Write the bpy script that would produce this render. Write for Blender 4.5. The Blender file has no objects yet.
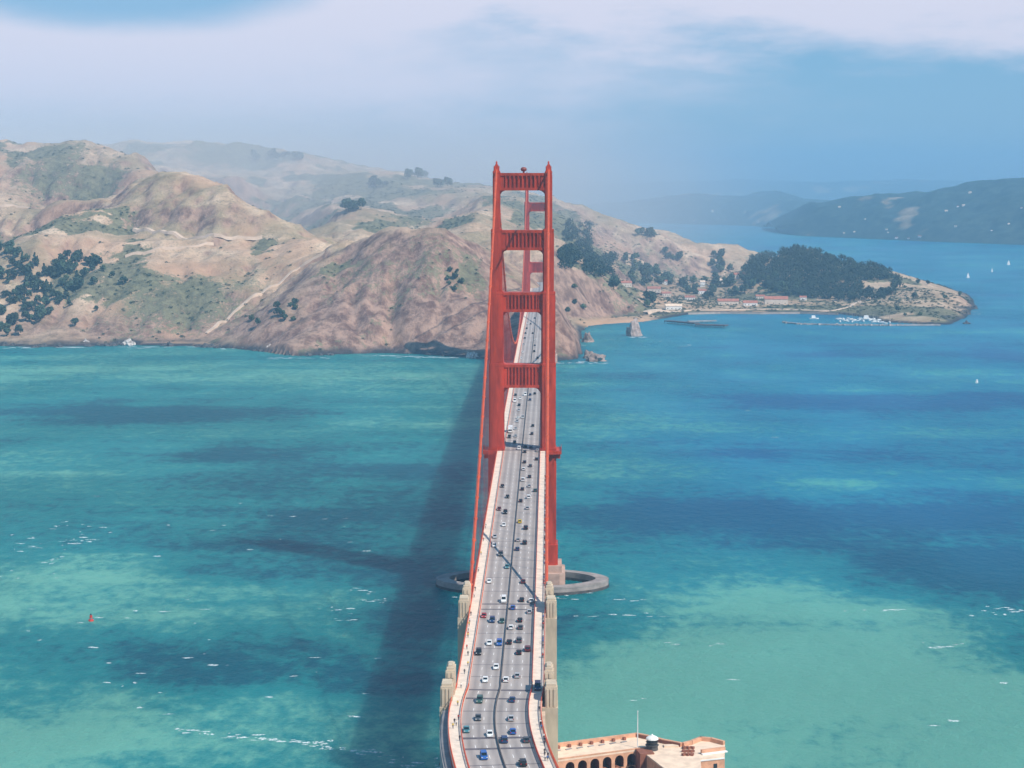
import bpy, bmesh, math, random
import numpy as np
from mathutils import Vector, Matrix

random.seed(7)
scene = bpy.context.scene
COL = scene.collection

# ------------------------------------------------------------------ camera, light, sky
CAM = (15.01, -1017.17, 217.47); YAW = 0.02022; PIT = 0.10571; FPX = 1918.6
cd = bpy.data.cameras.new('camera'); cam = bpy.data.objects.new('camera', cd); COL.objects.link(cam)
cam.location = CAM; cam.rotation_euler = (math.pi/2 - PIT, 0, YAW)
cd.sensor_width = 36; cd.lens = 36*FPX/1024; cd.clip_start = 1; cd.clip_end = 60000
scene.camera = cam

SUN = Vector((0.72, -0.57, 1.0)).normalized()
SUN_EL = math.asin(SUN.z); SUN_AZ = math.atan2(SUN.x, SUN.y)
sl = bpy.data.lights.new('sun', 'SUN'); so = bpy.data.objects.new('sun', sl); COL.objects.link(so)
sl.energy = 4.9; sl.angle = math.radians(0.5); sl.color = (1, 0.93, 0.82)
so.rotation_euler = SUN.to_track_quat('Z', 'Y').to_euler(); so.location = (0, 0, 900)

world = bpy.data.worlds.new('World'); scene.world = world; world.use_nodes = True
wn = world.node_tree; wn.nodes.clear()
def N(nt, typ, **kw):
    n = nt.nodes.new(typ)
    for k, v in kw.items():
        if k.startswith('i_'):
            key = k[2:]
            n.inputs[int(key) if key.isdigit() else key.replace('_', ' ')].default_value = v
        else: setattr(n, k, v)
    return n
def mth(nt, op, a, b=None, c=None, clamp=False):
    n = nt.nodes.new('ShaderNodeMath'); n.operation = op; n.use_clamp = clamp
    for i, v in enumerate((a, b, c)):
        if v is None: continue
        if isinstance(v, (int, float)): n.inputs[i].default_value = v
        else: nt.links.new(v, n.inputs[i])
    return n.outputs[0]
def smooth(nt, v, a, b):
    n = nt.nodes.new('ShaderNodeMapRange'); n.interpolation_type = 'SMOOTHSTEP'
    n.inputs[1].default_value = a; n.inputs[2].default_value = b
    nt.links.new(v, n.inputs[0]); return n.outputs[0]
def mixc(nt, fac, a, b):
    n = nt.nodes.new('ShaderNodeMix'); n.data_type = 'RGBA'
    for sock, v in ((n.inputs[0], fac), (n.inputs[6], a), (n.inputs[7], b)):
        if isinstance(v, (int, float)): sock.default_value = v
        elif isinstance(v, tuple): sock.default_value = (*v, 1) if len(v) == 3 else v
        else: nt.links.new(v, sock)
    return n.outputs[2]
sky = N(wn, 'ShaderNodeTexSky', sky_type='NISHITA', sun_disc=False, sun_elevation=SUN_EL, sun_rotation=SUN_AZ,
        altitude=100, air_density=1.0, dust_density=0.4, ozone_density=1.5)
base = mixc(wn, mth(wn, 'MULTIPLY', 1.0, 0.7), sky.outputs[0], (1.1, 3.6, 6.5))
tc = N(wn, 'ShaderNodeTexCoord'); sx = N(wn, 'ShaderNodeSeparateXYZ'); wn.links.new(tc.outputs['Generated'], sx.inputs[0])
mp = N(wn, 'ShaderNodeMapping'); mp.inputs['Scale'].default_value = (6, 6, 22); wn.links.new(tc.outputs['Generated'], mp.inputs[0])
nz = N(wn, 'ShaderNodeTexNoise', i_Scale=1.6, i_Detail=8.0, i_Roughness=0.6); wn.links.new(mp.outputs[0], nz.inputs['Vector'])
nv = mth(wn, 'SUBTRACT', nz.outputs[0], 0.5)
# a fog deck across the upper sky and a pale marine layer to the west
up = smooth(wn, mth(wn, 'ADD', sx.outputs[2], mth(wn, 'MULTIPLY', nv, 0.085)), 0.047, 0.082)
west = smooth(wn, mth(wn, 'ADD', mth(wn, 'MULTIPLY', sx.outputs[0], -1), mth(wn, 'MULTIPLY', nv, 0.35)), -0.16, 0.12)
westz = mth(wn, 'MULTIPLY', west, smooth(wn, mth(wn, 'ADD', sx.outputs[2], mth(wn, 'MULTIPLY', nv, 0.05)), -0.01, 0.045))
hx = mth(wn, 'MULTIPLY', mth(wn, 'ADD', sx.outputs[0], 0.212), 12.0); hz = mth(wn, 'MULTIPLY', mth(wn, 'SUBTRACT', sx.outputs[2], 0.102), 44.0)
hole = mth(wn, 'SUBTRACT', 1.0, smooth(wn, mth(wn, 'ADD', mth(wn, 'ADD', mth(wn, 'MULTIPLY', hx, hx), mth(wn, 'MULTIPLY', hz, hz)), mth(wn, 'MULTIPLY', nv, 1.2)), 0.5, 2.0))
# the deck breaks up overhead: keep the zenith mostly clear
over = mth(wn, 'SUBTRACT', 1.0, smooth(wn, sx.outputs[2], 0.16, 0.35))
cl = mth(wn, 'MULTIPLY', mth(wn, 'MULTIPLY', mth(wn, 'MAXIMUM', up, westz), mth(wn, 'SUBTRACT', 1.0, mth(wn, 'MULTIPLY', hole, 0.9))), over)
cl = mth(wn, 'MULTIPLY', cl, 0.93)
skyc = mixc(wn, cl, base, (7.4, 7.1, 8.2))
bg = N(wn, 'ShaderNodeBackground', i_Strength=0.10); wn.links.new(skyc, bg.inputs[0])
wo = N(wn, 'ShaderNodeOutputWorld'); wn.links.new(bg.outputs[0], wo.inputs[0])

vs = scene.view_settings
scene.display_settings.display_device = 'sRGB'
vs.view_transform = 'Standard'; vs.look = 'None'; vs.exposure = 0.17; vs.gamma = 1; vs.use_curve_mapping = False
scene.render.engine = 'CYCLES'
scene.cycles.use_denoising = True
scene.cycles.max_bounces = 5; scene.cycles.volume_bounces = 0; scene.cycles.transparent_max_bounces = 8
scene.cycles.volume_max_steps = 64

# ------------------------------------------------------------------ pixel of the photograph -> place in the world
_cy, _sy = math.cos(YAW), math.sin(YAW)
FW = np.array([-_sy*math.cos(PIT), _cy*math.cos(PIT), -math.sin(PIT)]); RT = np.array([_cy, _sy, 0]); UP = np.cross(RT, FW)
C0 = np.array(CAM)
def ray(px, py):
    return FW + RT*(px-512)/FPX + UP*(384-py)/FPX
def at(px, py, z=None, d=None):
    r = ray(px, py)
    t = (z-C0[2])/r[2] if z is not None else d/r[1]
    return Vector(C0 + r*t)

# ------------------------------------------------------------------ noise
def _hash(ix, iy, seed):
    h = (ix.astype(np.int64)*374761393 + iy.astype(np.int64)*668265263 + seed*982451653) & 0x7fffffff
    h = ((h ^ (h >> 13))*1274126177) & 0x7fffffff
    return ((h ^ (h >> 16)) & 0xffff)/65535.0
def vnoise(x, y, seed=0):
    ix, iy = np.floor(x), np.floor(y); fx, fy = x-ix, y-iy
    ux, uy = fx*fx*fx*(fx*(fx*6-15)+10), fy*fy*fy*(fy*(fy*6-15)+10)
    a, b = _hash(ix, iy, seed), _hash(ix+1, iy, seed); c, d = _hash(ix, iy+1, seed), _hash(ix+1, iy+1, seed)
    return (a+(b-a)*ux) + ((c+(d-c)*ux)-(a+(b-a)*ux))*uy
def fbm(x, y, oct=4, seed=0, rough=0.5):
    s, a, t = 0, 1.0, 0
    for k in range(oct):
        s = s + a*vnoise(x, y, seed+k*17); t += a; a *= rough; x = x*2.03+11.3; y = y*2.03+7.7
    return s/t
def ridged(x, y, oct=4, seed=0):
    s, a, t = 0, 1.0, 0
    for k in range(oct):
        s = s + a*(1-np.abs(2*vnoise(x, y, seed+k*31)-1)); t += a; a *= 0.5; x = x*2.05+3.1; y = y*2.05+9.7
    return s/t
def sstep(v, a, b):
    t = np.clip((v-a)/(b-a), 0, 1); return t*t*(3-2*t)

# ------------------------------------------------------------------ materials
MATS = {}
def pbr(name, col, rough=0.7, var=0.0, scale=1.0, metallic=0.0, bump=0.0, spec=0.4, stretch=None, col2=None):
    if name in MATS: return MATS[name]
    m = bpy.data.materials.new(name); m.use_nodes = True; nt = m.node_tree; b = nt.nodes['Principled BSDF']
    b.inputs['Roughness'].default_value = rough; b.inputs['Metallic'].default_value = metallic
    b.inputs['Specular IOR Level'].default_value = spec; b.inputs['Base Color'].default_value = (*col, 1)
    m.diffuse_color = (*col, 1)
    if var > 0 or bump > 0:
        t = N(nt, 'ShaderNodeTexCoord'); mpn = N(nt, 'ShaderNodeMapping'); nt.links.new(t.outputs['Object'], mpn.inputs[0])
        if stretch: mpn.inputs['Scale'].default_value = stretch
        n = N(nt, 'ShaderNodeTexNoise', i_Scale=scale, i_Detail=6.0, i_Roughness=0.6); nt.links.new(mpn.outputs[0], n.inputs['Vector'])
        if var > 0:
            dark = tuple(c*(1-var) for c in col); lite = tuple(min(1, c*(1+var*0.8)) for c in (col2 or col))
            nt.links.new(mixc(nt, smooth(nt, n.outputs[0], 0.3, 0.7), dark, lite), b.inputs['Base Color'])
        if bump > 0:
            bp = N(nt, 'ShaderNodeBump', i_Strength=bump, i_Distance=0.3); nt.links.new(n.outputs[0], bp.inputs['Height']); nt.links.new(bp.outputs[0], b.inputs['Normal'])
    MATS[name] = m; return m
ORANGE = pbr('orange_red_steel_paint', (0.43, 0.042, 0.014), 0.5, 0.38, 0.22, spec=0.3, stretch=(1, 1, 0.22))
ORANGE_RAIL = pbr('orange_red_rail_paint', (0.60, 0.095, 0.035), 0.55, 0.15, 0.3, spec=0.3)
CONC = pbr('weathered_concrete', (0.52, 0.42, 0.31), 0.85, 0.25, 0.18, stretch=(1, 1, 0.35))
CONC_GREY = pbr('grey_concrete', (0.33, 0.30, 0.29), 0.85, 0.28, 0.12)
WALK = pbr('pale_sidewalk_concrete', (0.70, 0.585, 0.48), 0.9, 0.12, 0.4)
JOINT = pbr('dark_joint_steel', (0.12, 0.10, 0.11), 0.7, 0.2, 0.5)
DARK = pbr('dark_rubber', (0.015, 0.015, 0.016), 0.7, 0.3, 4)
GLASS = pbr('dark_car_glass', (0.012, 0.016, 0.02), 0.12, 0.2, 1, spec=0.6)
PAINTW = pbr('white_road_paint', (0.72, 0.68, 0.66), 0.8, 0.2, 0.6)
ROCK = pbr('sea_rock', (0.27, 0.20, 0.17), 0.9, 0.45, 0.14, bump=0.8)
ROCKD = pbr('wet_dark_rock', (0.07, 0.065, 0.065), 0.7, 0.4, 0.2, bump=0.8)
ROCKW = pbr('guano_white_rock', (0.32, 0.27, 0.25), 0.9, 0.45, 0.35, bump=0.8, col2=(0.5, 0.46, 0.43))
BRICK = pbr('salmon_brick', (0.62, 0.33, 0.205), 0.85, 0.2, 0.35)
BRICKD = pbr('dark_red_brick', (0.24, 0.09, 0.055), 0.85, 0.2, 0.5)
ROOFP = pbr('pale_fort_roof', (0.75, 0.57, 0.43), 0.9, 0.15, 0.25)
WHITE = pbr('white_paint', (0.78, 0.77, 0.75), 0.5, 0.08, 0.3)
TILE = pbr('red_roof_tiles', (0.40, 0.15, 0.10), 0.8, 0.25, 0.2)
CREAM = pbr('cream_wall', (0.62, 0.54, 0.46), 0.8, 0.1, 0.2)
PANE = pbr('window_pane', (0.03, 0.04, 0.05), 0.15, 0.2, 1.0)
WOOD = pbr('weathered_timber', (0.09, 0.075, 0.075), 0.9, 0.3, 0.3)
BARK = pbr('tree_bark', (0.07, 0.05, 0.04), 0.9, 0.3, 1.0)
FOAM = pbr('sea_foam', (0.80, 0.84, 0.84), 0.9, 0.15, 0.3)
nt = FOAM.node_tree; b = nt.nodes['Principled BSDF']; t = N(nt, 'ShaderNodeTexCoord'); nf = N(nt, 'ShaderNodeTexNoise', i_Scale=0.9, i_Detail=5.0, i_Roughness=0.7); nt.links.new(t.outputs['Object'], nf.inputs['Vector'])
nt.links.new(mth(nt, 'MULTIPLY', smooth(nt, nf.outputs[0], 0.36, 0.60), 0.78), b.inputs['Alpha'])
REDB = pbr('buoy_red_paint', (0.55, 0.05, 0.03), 0.5, 0.2, 0.6)
def foliage(name, col):
    m_ = pbr(name, col, 0.85, 0.5, 0.35, spec=0.15); nt = m_.node_tree; b = nt.nodes['Principled BSDF']; src = b.inputs['Base Color'].links[0].from_socket
    oi = N(nt, 'ShaderNodeObjectInfo'); hs = N(nt, 'ShaderNodeHueSaturation'); nt.links.new(src, hs.inputs['Color']); nt.links.new(mth(nt, 'ADD', 0.65, mth(nt, 'MULTIPLY', oi.outputs['Random'], 1.0)), hs.inputs['Value']); nt.links.new(mth(nt, 'ADD', 0.46, mth(nt, 'MULTIPLY', oi.outputs['Random'], 0.06)), hs.inputs['Hue']); nt.links.new(hs.outputs[0], b.inputs['Base Color'])
    return m_
LEAF_D = foliage('dark_evergreen_foliage', (0.042, 0.064, 0.040))
LEAF_M = foliage('mid_green_foliage', (0.065, 0.085, 0.042))

# roadway: pale concrete deck with darker wheel tracks running along the lanes
m = bpy.data.materials.new('roadway_surface'); m.use_nodes = True; nt = m.node_tree; b = nt.nodes['Principled BSDF']
at1 = N(nt, 'ShaderNodeAttribute', attribute_name='lateral'); t = N(nt, 'ShaderNodeTexCoord')
mpn = N(nt, 'ShaderNodeMapping'); mpn.inputs['Scale'].default_value = (1, 0.03, 1); nt.links.new(t.outputs['Object'], mpn.inputs[0])
n1 = N(nt, 'ShaderNodeTexNoise', i_Scale=0.7, i_Detail=4.0); nt.links.new(mpn.outputs[0], n1.inputs['Vector'])
n2 = N(nt, 'ShaderNodeTexNoise', i_Scale=0.06, i_Detail=5.0); nt.links.new(t.outputs['Object'], n2.inputs['Vector'])
trk = mth(nt, 'COSINE', mth(nt, 'MULTIPLY', at1.outputs['Fac'], 2*math.pi/3.1))
f = mth(nt, 'ADD', mth(nt, 'MULTIPLY', trk, 0.30), mth(nt, 'ADD', mth(nt, 'MULTIPLY', mth(nt, 'SUBTRACT', n1.outputs[0], 0.5), 0.9), mth(nt, 'ADD', mth(nt, 'MULTIPLY', mth(nt, 'SUBTRACT', n2.outputs[0], 0.5), 0.8), 0.55)), clamp=True)
nt.links.new(mixc(nt, f, (0.235, 0.20, 0.19), (0.40, 0.345, 0.32)), b.inputs['Base Color']); b.inputs['Roughness'].default_value = 0.9
ROADM = m

# ------------------------------------------------------------------ mesh building
class MB:
    def __init__(s): s.v = []; s.f = []; s.m = []
    def add(s, vs_, fs, mi=0):
        o = len(s.v); s.v += [tuple(p) for p in vs_]
        for q in fs: s.f.append(tuple(i+o for i in q)); s.m.append(mi)
        return s
    def box(s, c, h, rz=0, mi=0, top=None):
        cs, sn = math.cos(rz), math.sin(rz); tx, ty = top or (1, 1); P = []
        for k in (-1, 1):
            for (a, b_) in ((-1, -1), (1, -1), (1, 1), (-1, 1)):
                x, y = a*h[0]*(tx if k > 0 else 1), b_*h[1]*(ty if k > 0 else 1)
                P.append((c[0]+x*cs-y*sn, c[1]+x*sn+y*cs, c[2]+k*h[2]))
        return s.add(P, [(3, 2, 1, 0), (4, 5, 6, 7), (0, 1, 5, 4), (1, 2, 6, 5), (2, 3, 7, 6), (3, 0, 4, 7)], mi)
    def bx(s, x0, x1, y0, y1, z0, z1, mi=0):
        return s.box(((x0+x1)/2, (y0+y1)/2, (z0+z1)/2), (abs(x1-x0)/2, abs(y1-y0)/2, abs(z1-z0)/2), 0, mi)
    def prism(s, poly, z0, z1, mi=0, axis='z'):
        n = len(poly); mk = {'z': lambda p, h: (p[0], p[1], h), 'y': lambda p, h: (p[0], h, p[1]), 'x': lambda p, h: (h, p[0], p[1])}[axis]
        P = [mk(p, z0) for p in poly]+[mk(p, z1) for p in poly]
        return s.add(P, [tuple(range(n-1, -1, -1)), tuple(range(n, 2*n))]+[(i, (i+1) % n, (i+1) % n+n, i+n) for i in range(n)], mi)
    def tube(s, pts, r, n=6, mi=0, cap=True):
        P = []; pts = [Vector(p) for p in pts]; rr = r if isinstance(r, (list, tuple)) else [r]*len(pts)
        for i, p in enumerate(pts):
            d = (pts[min(i+1, len(pts)-1)]-pts[max(i-1, 0)]).normalized()
            u = d.cross(Vector((1, 0, 0)) if abs(d.x) < 0.9 else Vector((0, 1, 0))).normalized(); w = d.cross(u)
            for k in range(n):
                a = 2*math.pi*k/n; P.append(p+(u*math.cos(a)+w*math.sin(a))*rr[i])
        F = [(i*n+k, i*n+(k+1) % n, (i+1)*n+(k+1) % n, (i+1)*n+k) for i in range(len(pts)-1) for k in range(n)]
        if cap: F += [tuple(range(n-1, -1, -1)), tuple(range((len(pts)-1)*n, len(pts)*n))]
        return s.add(P, F, mi)
    def lathe(s, prof, c=(0, 0, 0), n=12, mi=0):
        P = [(c[0]+r*math.cos(2*math.pi*k/n), c[1]+r*math.sin(2*math.pi*k/n), c[2]+z) for r, z in prof for k in range(n)]
        F = [(i*n+k, i*n+(k+1) % n, (i+1)*n+(k+1) % n, (i+1)*n+k) for i in range(len(prof)-1) for k in range(n)]
        F += [tuple(range(n-1, -1, -1)), tuple(range((len(prof)-1)*n, len(prof)*n))]
        return s.add(P, F, mi)
    def beam(s, a, b_, w, h=None, mi=0):
        a, b_ = Vector(a), Vector(b_); h = h or w; d = (b_-a).normalized()
        u = d.cross(Vector((0, 0, 1)))
        u = Vector((1, 0, 0)) if u.length < 1e-4 else u.normalized()
        v = u.cross(d)
        P = [q+u*i*w/2+v*j*h/2 for q in (a, b_) for i, j in ((-1, -1), (1, -1), (1, 1), (-1, 1))]
        return s.add(P, [(3, 2, 1, 0), (4, 5, 6, 7), (0, 1, 5, 4), (1, 2, 6, 5), (2, 3, 7, 6), (3, 0, 4, 7)], mi)
    def mesh(s, name, mats, smooth_=False):
        me = bpy.data.meshes.new(name); me.from_pydata(s.v, [], s.f)
        for mt in (mats if isinstance(mats, (list, tuple)) else [mats]): me.materials.append(mt)
        me.polygons.foreach_set('material_index', s.m)
        if smooth_: me.polygons.foreach_set('use_smooth', [True]*len(s.f))
        bmx = bmesh.new(); bmx.from_mesh(me); bmesh.ops.recalc_face_normals(bmx, faces=bmx.faces); bmx.to_mesh(me); bmx.free()
        me.update(); return me
    def build(s, name, mats, parent=None, smooth_=False):
        return link(name, s.mesh(name, mats, smooth_), parent)
def link(name, data, parent=None, loc=None):
    o = bpy.data.objects.new(name, data); COL.objects.link(o)
    if parent: o.parent = parent
    if loc is not None: o.location = loc
    return o
def tag(o, label=None, cat=None, group=None, kind=None):
    if label: o['label'] = label
    if cat: o['category'] = cat
    if group: o['group'] = group
    if kind: o['kind'] = kind
    return o
def empty(name, loc=(0, 0, 0), rz=0, parent=None):
    o = bpy.data.objects.new(name, None); COL.objects.link(o); o.location = loc; o.rotation_euler = (0, 0, rz)
    o.empty_display_size = 2
    if parent: o.parent = parent
    return o
def copy_tree(o, parent=None):
    c = o.copy(); COL.objects.link(c); c.parent = parent
    for ch in list(o.children): copy_tree(ch, c)
    return c
def grid_mesh(name, X, Y, Z, keep=None, attrs=None, mat=None):
    ny, nx = X.shape
    me = bpy.data.meshes.new(name); idx = np.arange(nx*ny).reshape(ny, nx)
    q = np.stack([idx[:-1, :-1], idx[:-1, 1:], idx[1:, 1:], idx[1:, :-1]], -1).reshape(-1, 4)
    if keep is not None: q = q[keep.reshape(-1)]
    co = np.stack([X, Y, Z], -1).reshape(-1, 3)
    used = np.zeros(len(co), bool); used[q.ravel()] = True; remap = np.cumsum(used)-1
    co = co[used]; q = remap[q]
    me.vertices.add(len(co)); me.vertices.foreach_set('co', co.astype(np.float32).ravel())
    me.loops.add(q.size); me.loops.foreach_set('vertex_index', q.astype(np.int32).ravel())
    me.polygons.add(len(q)); me.polygons.foreach_set('loop_start', np.arange(0, q.size, 4, dtype=np.int32))
    me.polygons.foreach_set('use_smooth', np.ones(len(q), bool))
    for k, v in (attrs or {}).items():
        a = me.attributes.new(k, 'FLOAT', 'POINT'); a.data.foreach_set('value', v.reshape(-1)[used].astype(np.float32))
    if mat: me.materials.append(mat)
    me.update(calc_edges=True); me.validate()
    return me

# ------------------------------------------------------------------ terrain: the headlands north of the strait
def line(pts, step=70):
    W = [at(p[0], p[1], d=p[2]) for p in pts]; out = []
    for a, b_ in zip(W[:-1], W[1:]):
        n = max(1, int((b_-a).length/step)); out += [a.lerp(b_, k/n) for k in range(n)]
    return out+[W[-1]]
CP = []
for L in (
    [(-260, 160, 3800), (-150, 152, 3750), (-60, 150, 3720), (0, 149, 3700), (40, 141, 3650), (85, 137, 3600), (115, 147, 3560), (140, 162, 3480), (165, 172, 3300)],
    [(165, 173, 3250), (185, 175, 3120), (215, 187, 3060), (250, 208, 3010), (285, 229, 2960), (310, 240, 2930)],
    [(27, 259, 2800), (55, 237, 2900), (85, 216, 3000), (118, 212, 3080), (150, 195, 3100)],
    [(-200, 215, 3250), (0, 208, 3250), (60, 209, 3180)],
    [(-250, 250, 2900), (-120, 255, 2850), (-20, 252, 2830)],
    [(135, 231, 2980), (200, 235, 2930), (260, 238, 2900), (300, 241, 2880)],
    [(-200, 300, 2700), (0, 300, 2660), (100, 290, 2680), (180, 288, 2680), (235, 292, 2670)],
    [(-200, 330, 2570), (0, 325, 2580), (60, 322, 2590), (150, 321, 2590), (215, 325, 2580)],
    [(320, 246, 2830), (345, 241, 2740), (380, 238, 2650), (430, 238, 2600), (455, 246, 2590), (490, 263, 2590), (515, 290, 2560)],
    [(205, 338, 2545), (245, 312, 2620), (285, 284, 2700), (325, 257, 2790)],
    [(268, 325, 2490), (290, 300, 2550), (320, 270, 2650), (350, 246, 2725)],
    [(310, 310, 2510), (350, 300, 2510), (400, 300, 2500), (450, 300, 2490), (490, 312, 2470)],
    [(290, 342, 2400), (350, 340, 2420), (420, 340, 2420), (480, 345, 2390)],
    [(562, 312, 2420), (572, 330, 2390)],
    [(140, 150, 4800), (160, 144, 4700), (200, 141, 4600), (240, 147, 4500), (275, 153, 4500), (310, 159, 4400), (330, 167, 4300), (360, 173, 4200), (400, 179, 4100), (430, 183, 4000), (470, 187, 3900), (500, 191, 3900), (555, 204, 3950), (595, 223, 3950), (626, 234, 3950), (665, 240, 3980), (674, 246, 4000)],
    [(674, 246, 4100), (688, 242, 4150), (707, 241, 4150), (727, 243, 4150), (740, 248, 4120), (752, 255, 4100)],
    [(-250, 150, 5200), (-50, 150, 5200), (130, 158, 5100), (300, 175, 5000), (450, 195, 4700), (560, 215, 4500)],
    [(230, 178, 3900), (268, 192, 4050), (310, 212, 3800), (350, 230, 3300)],
    [(150, 172, 3900), (220, 170, 4200)],
    [(350, 200, 3900), (400, 215, 3600), (430, 228, 3350)],
    [(470, 189, 3850), (490, 205, 3600), (500, 230, 3300), (515, 250, 3000)],
    [(440, 208, 3750), (455, 230, 3500)],
    [(560, 240, 3500), (600, 255, 3500), (640, 262, 3750)],
    [(556, 266, 2950), (580, 270, 3020), (600, 282, 3050), (612, 293, 3060)],
    [(565, 310, 2900), (595, 312, 2960)],
    [(755, 262, 3760), (780, 254, 3780), (800, 252, 3780), (825, 257, 3760), (845, 262, 3720), (868, 268, 3680), (886, 277, 3620)],
    [(800, 275, 3600), (850, 282, 3560)],
    [(880, 291, 3450), (905, 288, 3400), (930, 290, 3380), (950, 294, 3330), (963, 299, 3300)],
): CP += line(L)
for px, py, z in [(620, 316, 4), (650, 310, 4), (690, 307, 4), (740, 307, 4), (790, 306, 4), (830, 309, 4), (640, 296, 9), (690, 293, 8), (740, 295, 7), (780, 297, 7),
                  (650, 281, 20), (700, 280, 17), (745, 283, 14), (790, 299, 5), (830, 299, 5), (870, 300, 8), (880, 316, 3.5), (910, 315, 8), (940, 317, 7), (957, 311, 10), (860, 312, 4), (600, 318, 4)]:
    CP.append(at(px, py, z=z))
SHORE = [(-260, 350), (-150, 348), (-60, 347), (0, 346), (40, 347), (85, 346), (130, 345), (190, 346), (240, 349), (265, 352), (300, 356), (340, 354), (380, 353), (420, 354), (460, 357), (490, 359), (520, 361), (556, 361), (577, 359), (581, 347), (580, 333), (588, 326),
         (605, 324), (640, 322), (665, 318), (690, 314), (720, 313), (760, 313.5), (800, 313), (840, 314), (872, 318), (885, 322), (920, 324), (950, 324.5), (966, 317), (975, 306), (973, 300), (968, 295), (940, 286), (905, 279), (896, 274)]
SW = [at(p[0], p[1], z=0) for p in SHORE]
for a, b_ in zip(SW[:-1], SW[1:]):
    n = max(1, int((b_-a).length/45))
    for k in range(n):
        p = a.lerp(b_, k/n); CP.append(p)
        nr = Vector((b_.y-a.y, -(b_.x-a.x), 0)).normalized()
        CP.append(p+nr*40+Vector((0, 0, -14)))
for x, y, z in [(0, 1330, 22), (0, 1420, 42), (0, 1520, 58), (0, 1600, 66), (0, 1680, 72), (-14, 1560, 60), (14, 1330, 18), (14, 1420, 36), (20, 1520, 48), (22, 1600, 60), (-22, 1480, 58), (-30, 1400, 42), (-22, 1330, 22)]:
    CP.append(Vector((x, y, z)))
for x, y in [(-1900, 1250), (-1000, 1250), (-500, 1220), (0, 1180), (400, 1500), (900, 1700), (1200, 2100), (1200, 2500), (1200, 3000), (1000, 2700), (850, 2900), (700, 3300), (500, 3600), (1100, 3600), (350, 3900), (700, 3900), (200, 4300), (600, 4300), (1100, 4300), (90, 1500), (160, 1650), (300, 1750)]:
    CP.append(Vector((x, y, -25)))
CPa = np.array([tuple(p) for p in CP]); keep = [0]; 
# drop near-duplicates so that the system stays well conditioned
for px, d, py, dz in [(185, 3420, 174, -45), (215, 3380, 187, -45), (250, 3330, 208, -55), (285, 3240, 229, -42), (310, 3160, 240, -34), (165, 3500, 168, -30), (40, 4050, 141, -60), (85, 4000, 137, -70), (115, 3950, 147, -70), (0, 4100, 149, -60), (140, 3850, 160, -55), (-80, 4100, 150, -60),
                      (165, 3900, 170, -45), (185, 3850, 178, -42), (215, 3850, 190, -42), (250, 3850, 208, -40), (285, 3700, 226, -32), (310, 3500, 236, -26), (345, 2940, 241, -28), (380, 2850, 238, -32), (430, 2800, 238, -36), (455, 2790, 246, -34), (490, 2780, 263, -30), (90, 3300, 214, -30), (50, 3100, 237, -30)]:
    p = at(px, py, d=d); CPa = np.vstack([CPa, [(p.x, p.y, p.z+dz)]])
_, ui = np.unique(np.round(CPa[:, :2]/22), axis=0, return_index=True); CPa = CPa[ui]
KC = 18.0
D2 = ((CPa[:, None, :2]-CPa[None, :, :2])**2).sum(-1)
A = -np.sqrt(D2+KC*KC); n = len(CPa)
M = np.zeros((n+1, n+1)); M[:n, :n] = A+np.eye(n)*1.5; M[:n, n] = 1; M[n, :n] = 1
wts = np.linalg.solve(M, np.append(CPa[:, 2], 0))
GX0, GX1, GY0, GY1, GS = -1900.0, 1150.0, 1240.0, 4180.0, 6.0
cx_, cy_ = np.arange(GX0, GX1+1, 18.0), np.arange(GY0, GY1+19, 18.0)
CX, CY = np.meshgrid(cx_, cy_)
H = np.zeros(CX.size); P2 = np.stack([CX.ravel(), CY.ravel()], -1)
for i in range(0, len(P2), 4000):
    q = P2[i:i+4000]; H[i:i+4000] = -np.sqrt(((q[:, None]-CPa[None, :, :2])**2).sum(-1)+KC*KC)@wts[:n]+wts[n]
H = H.reshape(CX.shape)
def bil(Hg, x, y, x0, y0, st):
    u = np.clip((x-x0)/st, 0, Hg.shape[1]-1.001); v = np.clip((y-y0)/st, 0, Hg.shape[0]-1.001)
    i, j = u.astype(int), v.astype(int); fu, fv = u-i, v-j
    return (Hg[j, i]*(1-fu)+Hg[j, i+1]*fu)*(1-fv)+(Hg[j+1, i]*(1-fu)+Hg[j+1, i+1]*fu)*fv
TX, TY = np.meshgrid(np.arange(GX0, GX1+1, GS), np.arange(GY0, GY1+1, GS))
TZ = bil(H, TX, TY, GX0, GY0, 18.0)
wx, wy = 60*fbm(TX/150, TY/150, 3, 5), 60*fbm(TX/150, TY/150, 3, 9)
SP = [(p.x, p.y) for p in SW]+[(p.x, p.y) for p in (at(900, 262, d=4250), at(700, 262, d=4330), at(560, 262, d=4600), at(500, 262, d=5600), at(-400, 262, d=5600))]
INS = np.zeros(TX.shape, bool)
for (x1, y1), (x2, y2) in zip(SP, SP[1:]+SP[:1]):
    if y1 == y2: continue
    INS ^= ((y1 > TY) != (y2 > TY)) & (TX < (x2-x1)*(TY-y1)/(y2-y1)+x1)
k = INS.astype(float)
for _ in range(2): k = (k+np.roll(k, 1, 0)+np.roll(k, -1, 0)+np.roll(k, 1, 1)+np.roll(k, -1, 1))/5
TZ = np.where(INS, np.maximum(TZ, -2+5.5*k), np.minimum(TZ, -3+4*k))
land = sstep(TZ, 0, 60); hills_amp = sstep(TZ, 12, 110)
rd = ridged((TX+wx)/210, (TY+wy)/260, 5, 3)
gy, gx = np.gradient(TZ, GS); slope0 = np.sqrt(gx*gx+gy*gy)
steep = sstep(slope0, 0.35, 0.75)
fine = ridged((TX+wx*0.5)/58, (TY+wy*0.5)/95, 4, 40)
near_bridge = np.exp(-(TX/45)**2)*(TY < 1720)
nbr = 1-0.95*near_bridge
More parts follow.
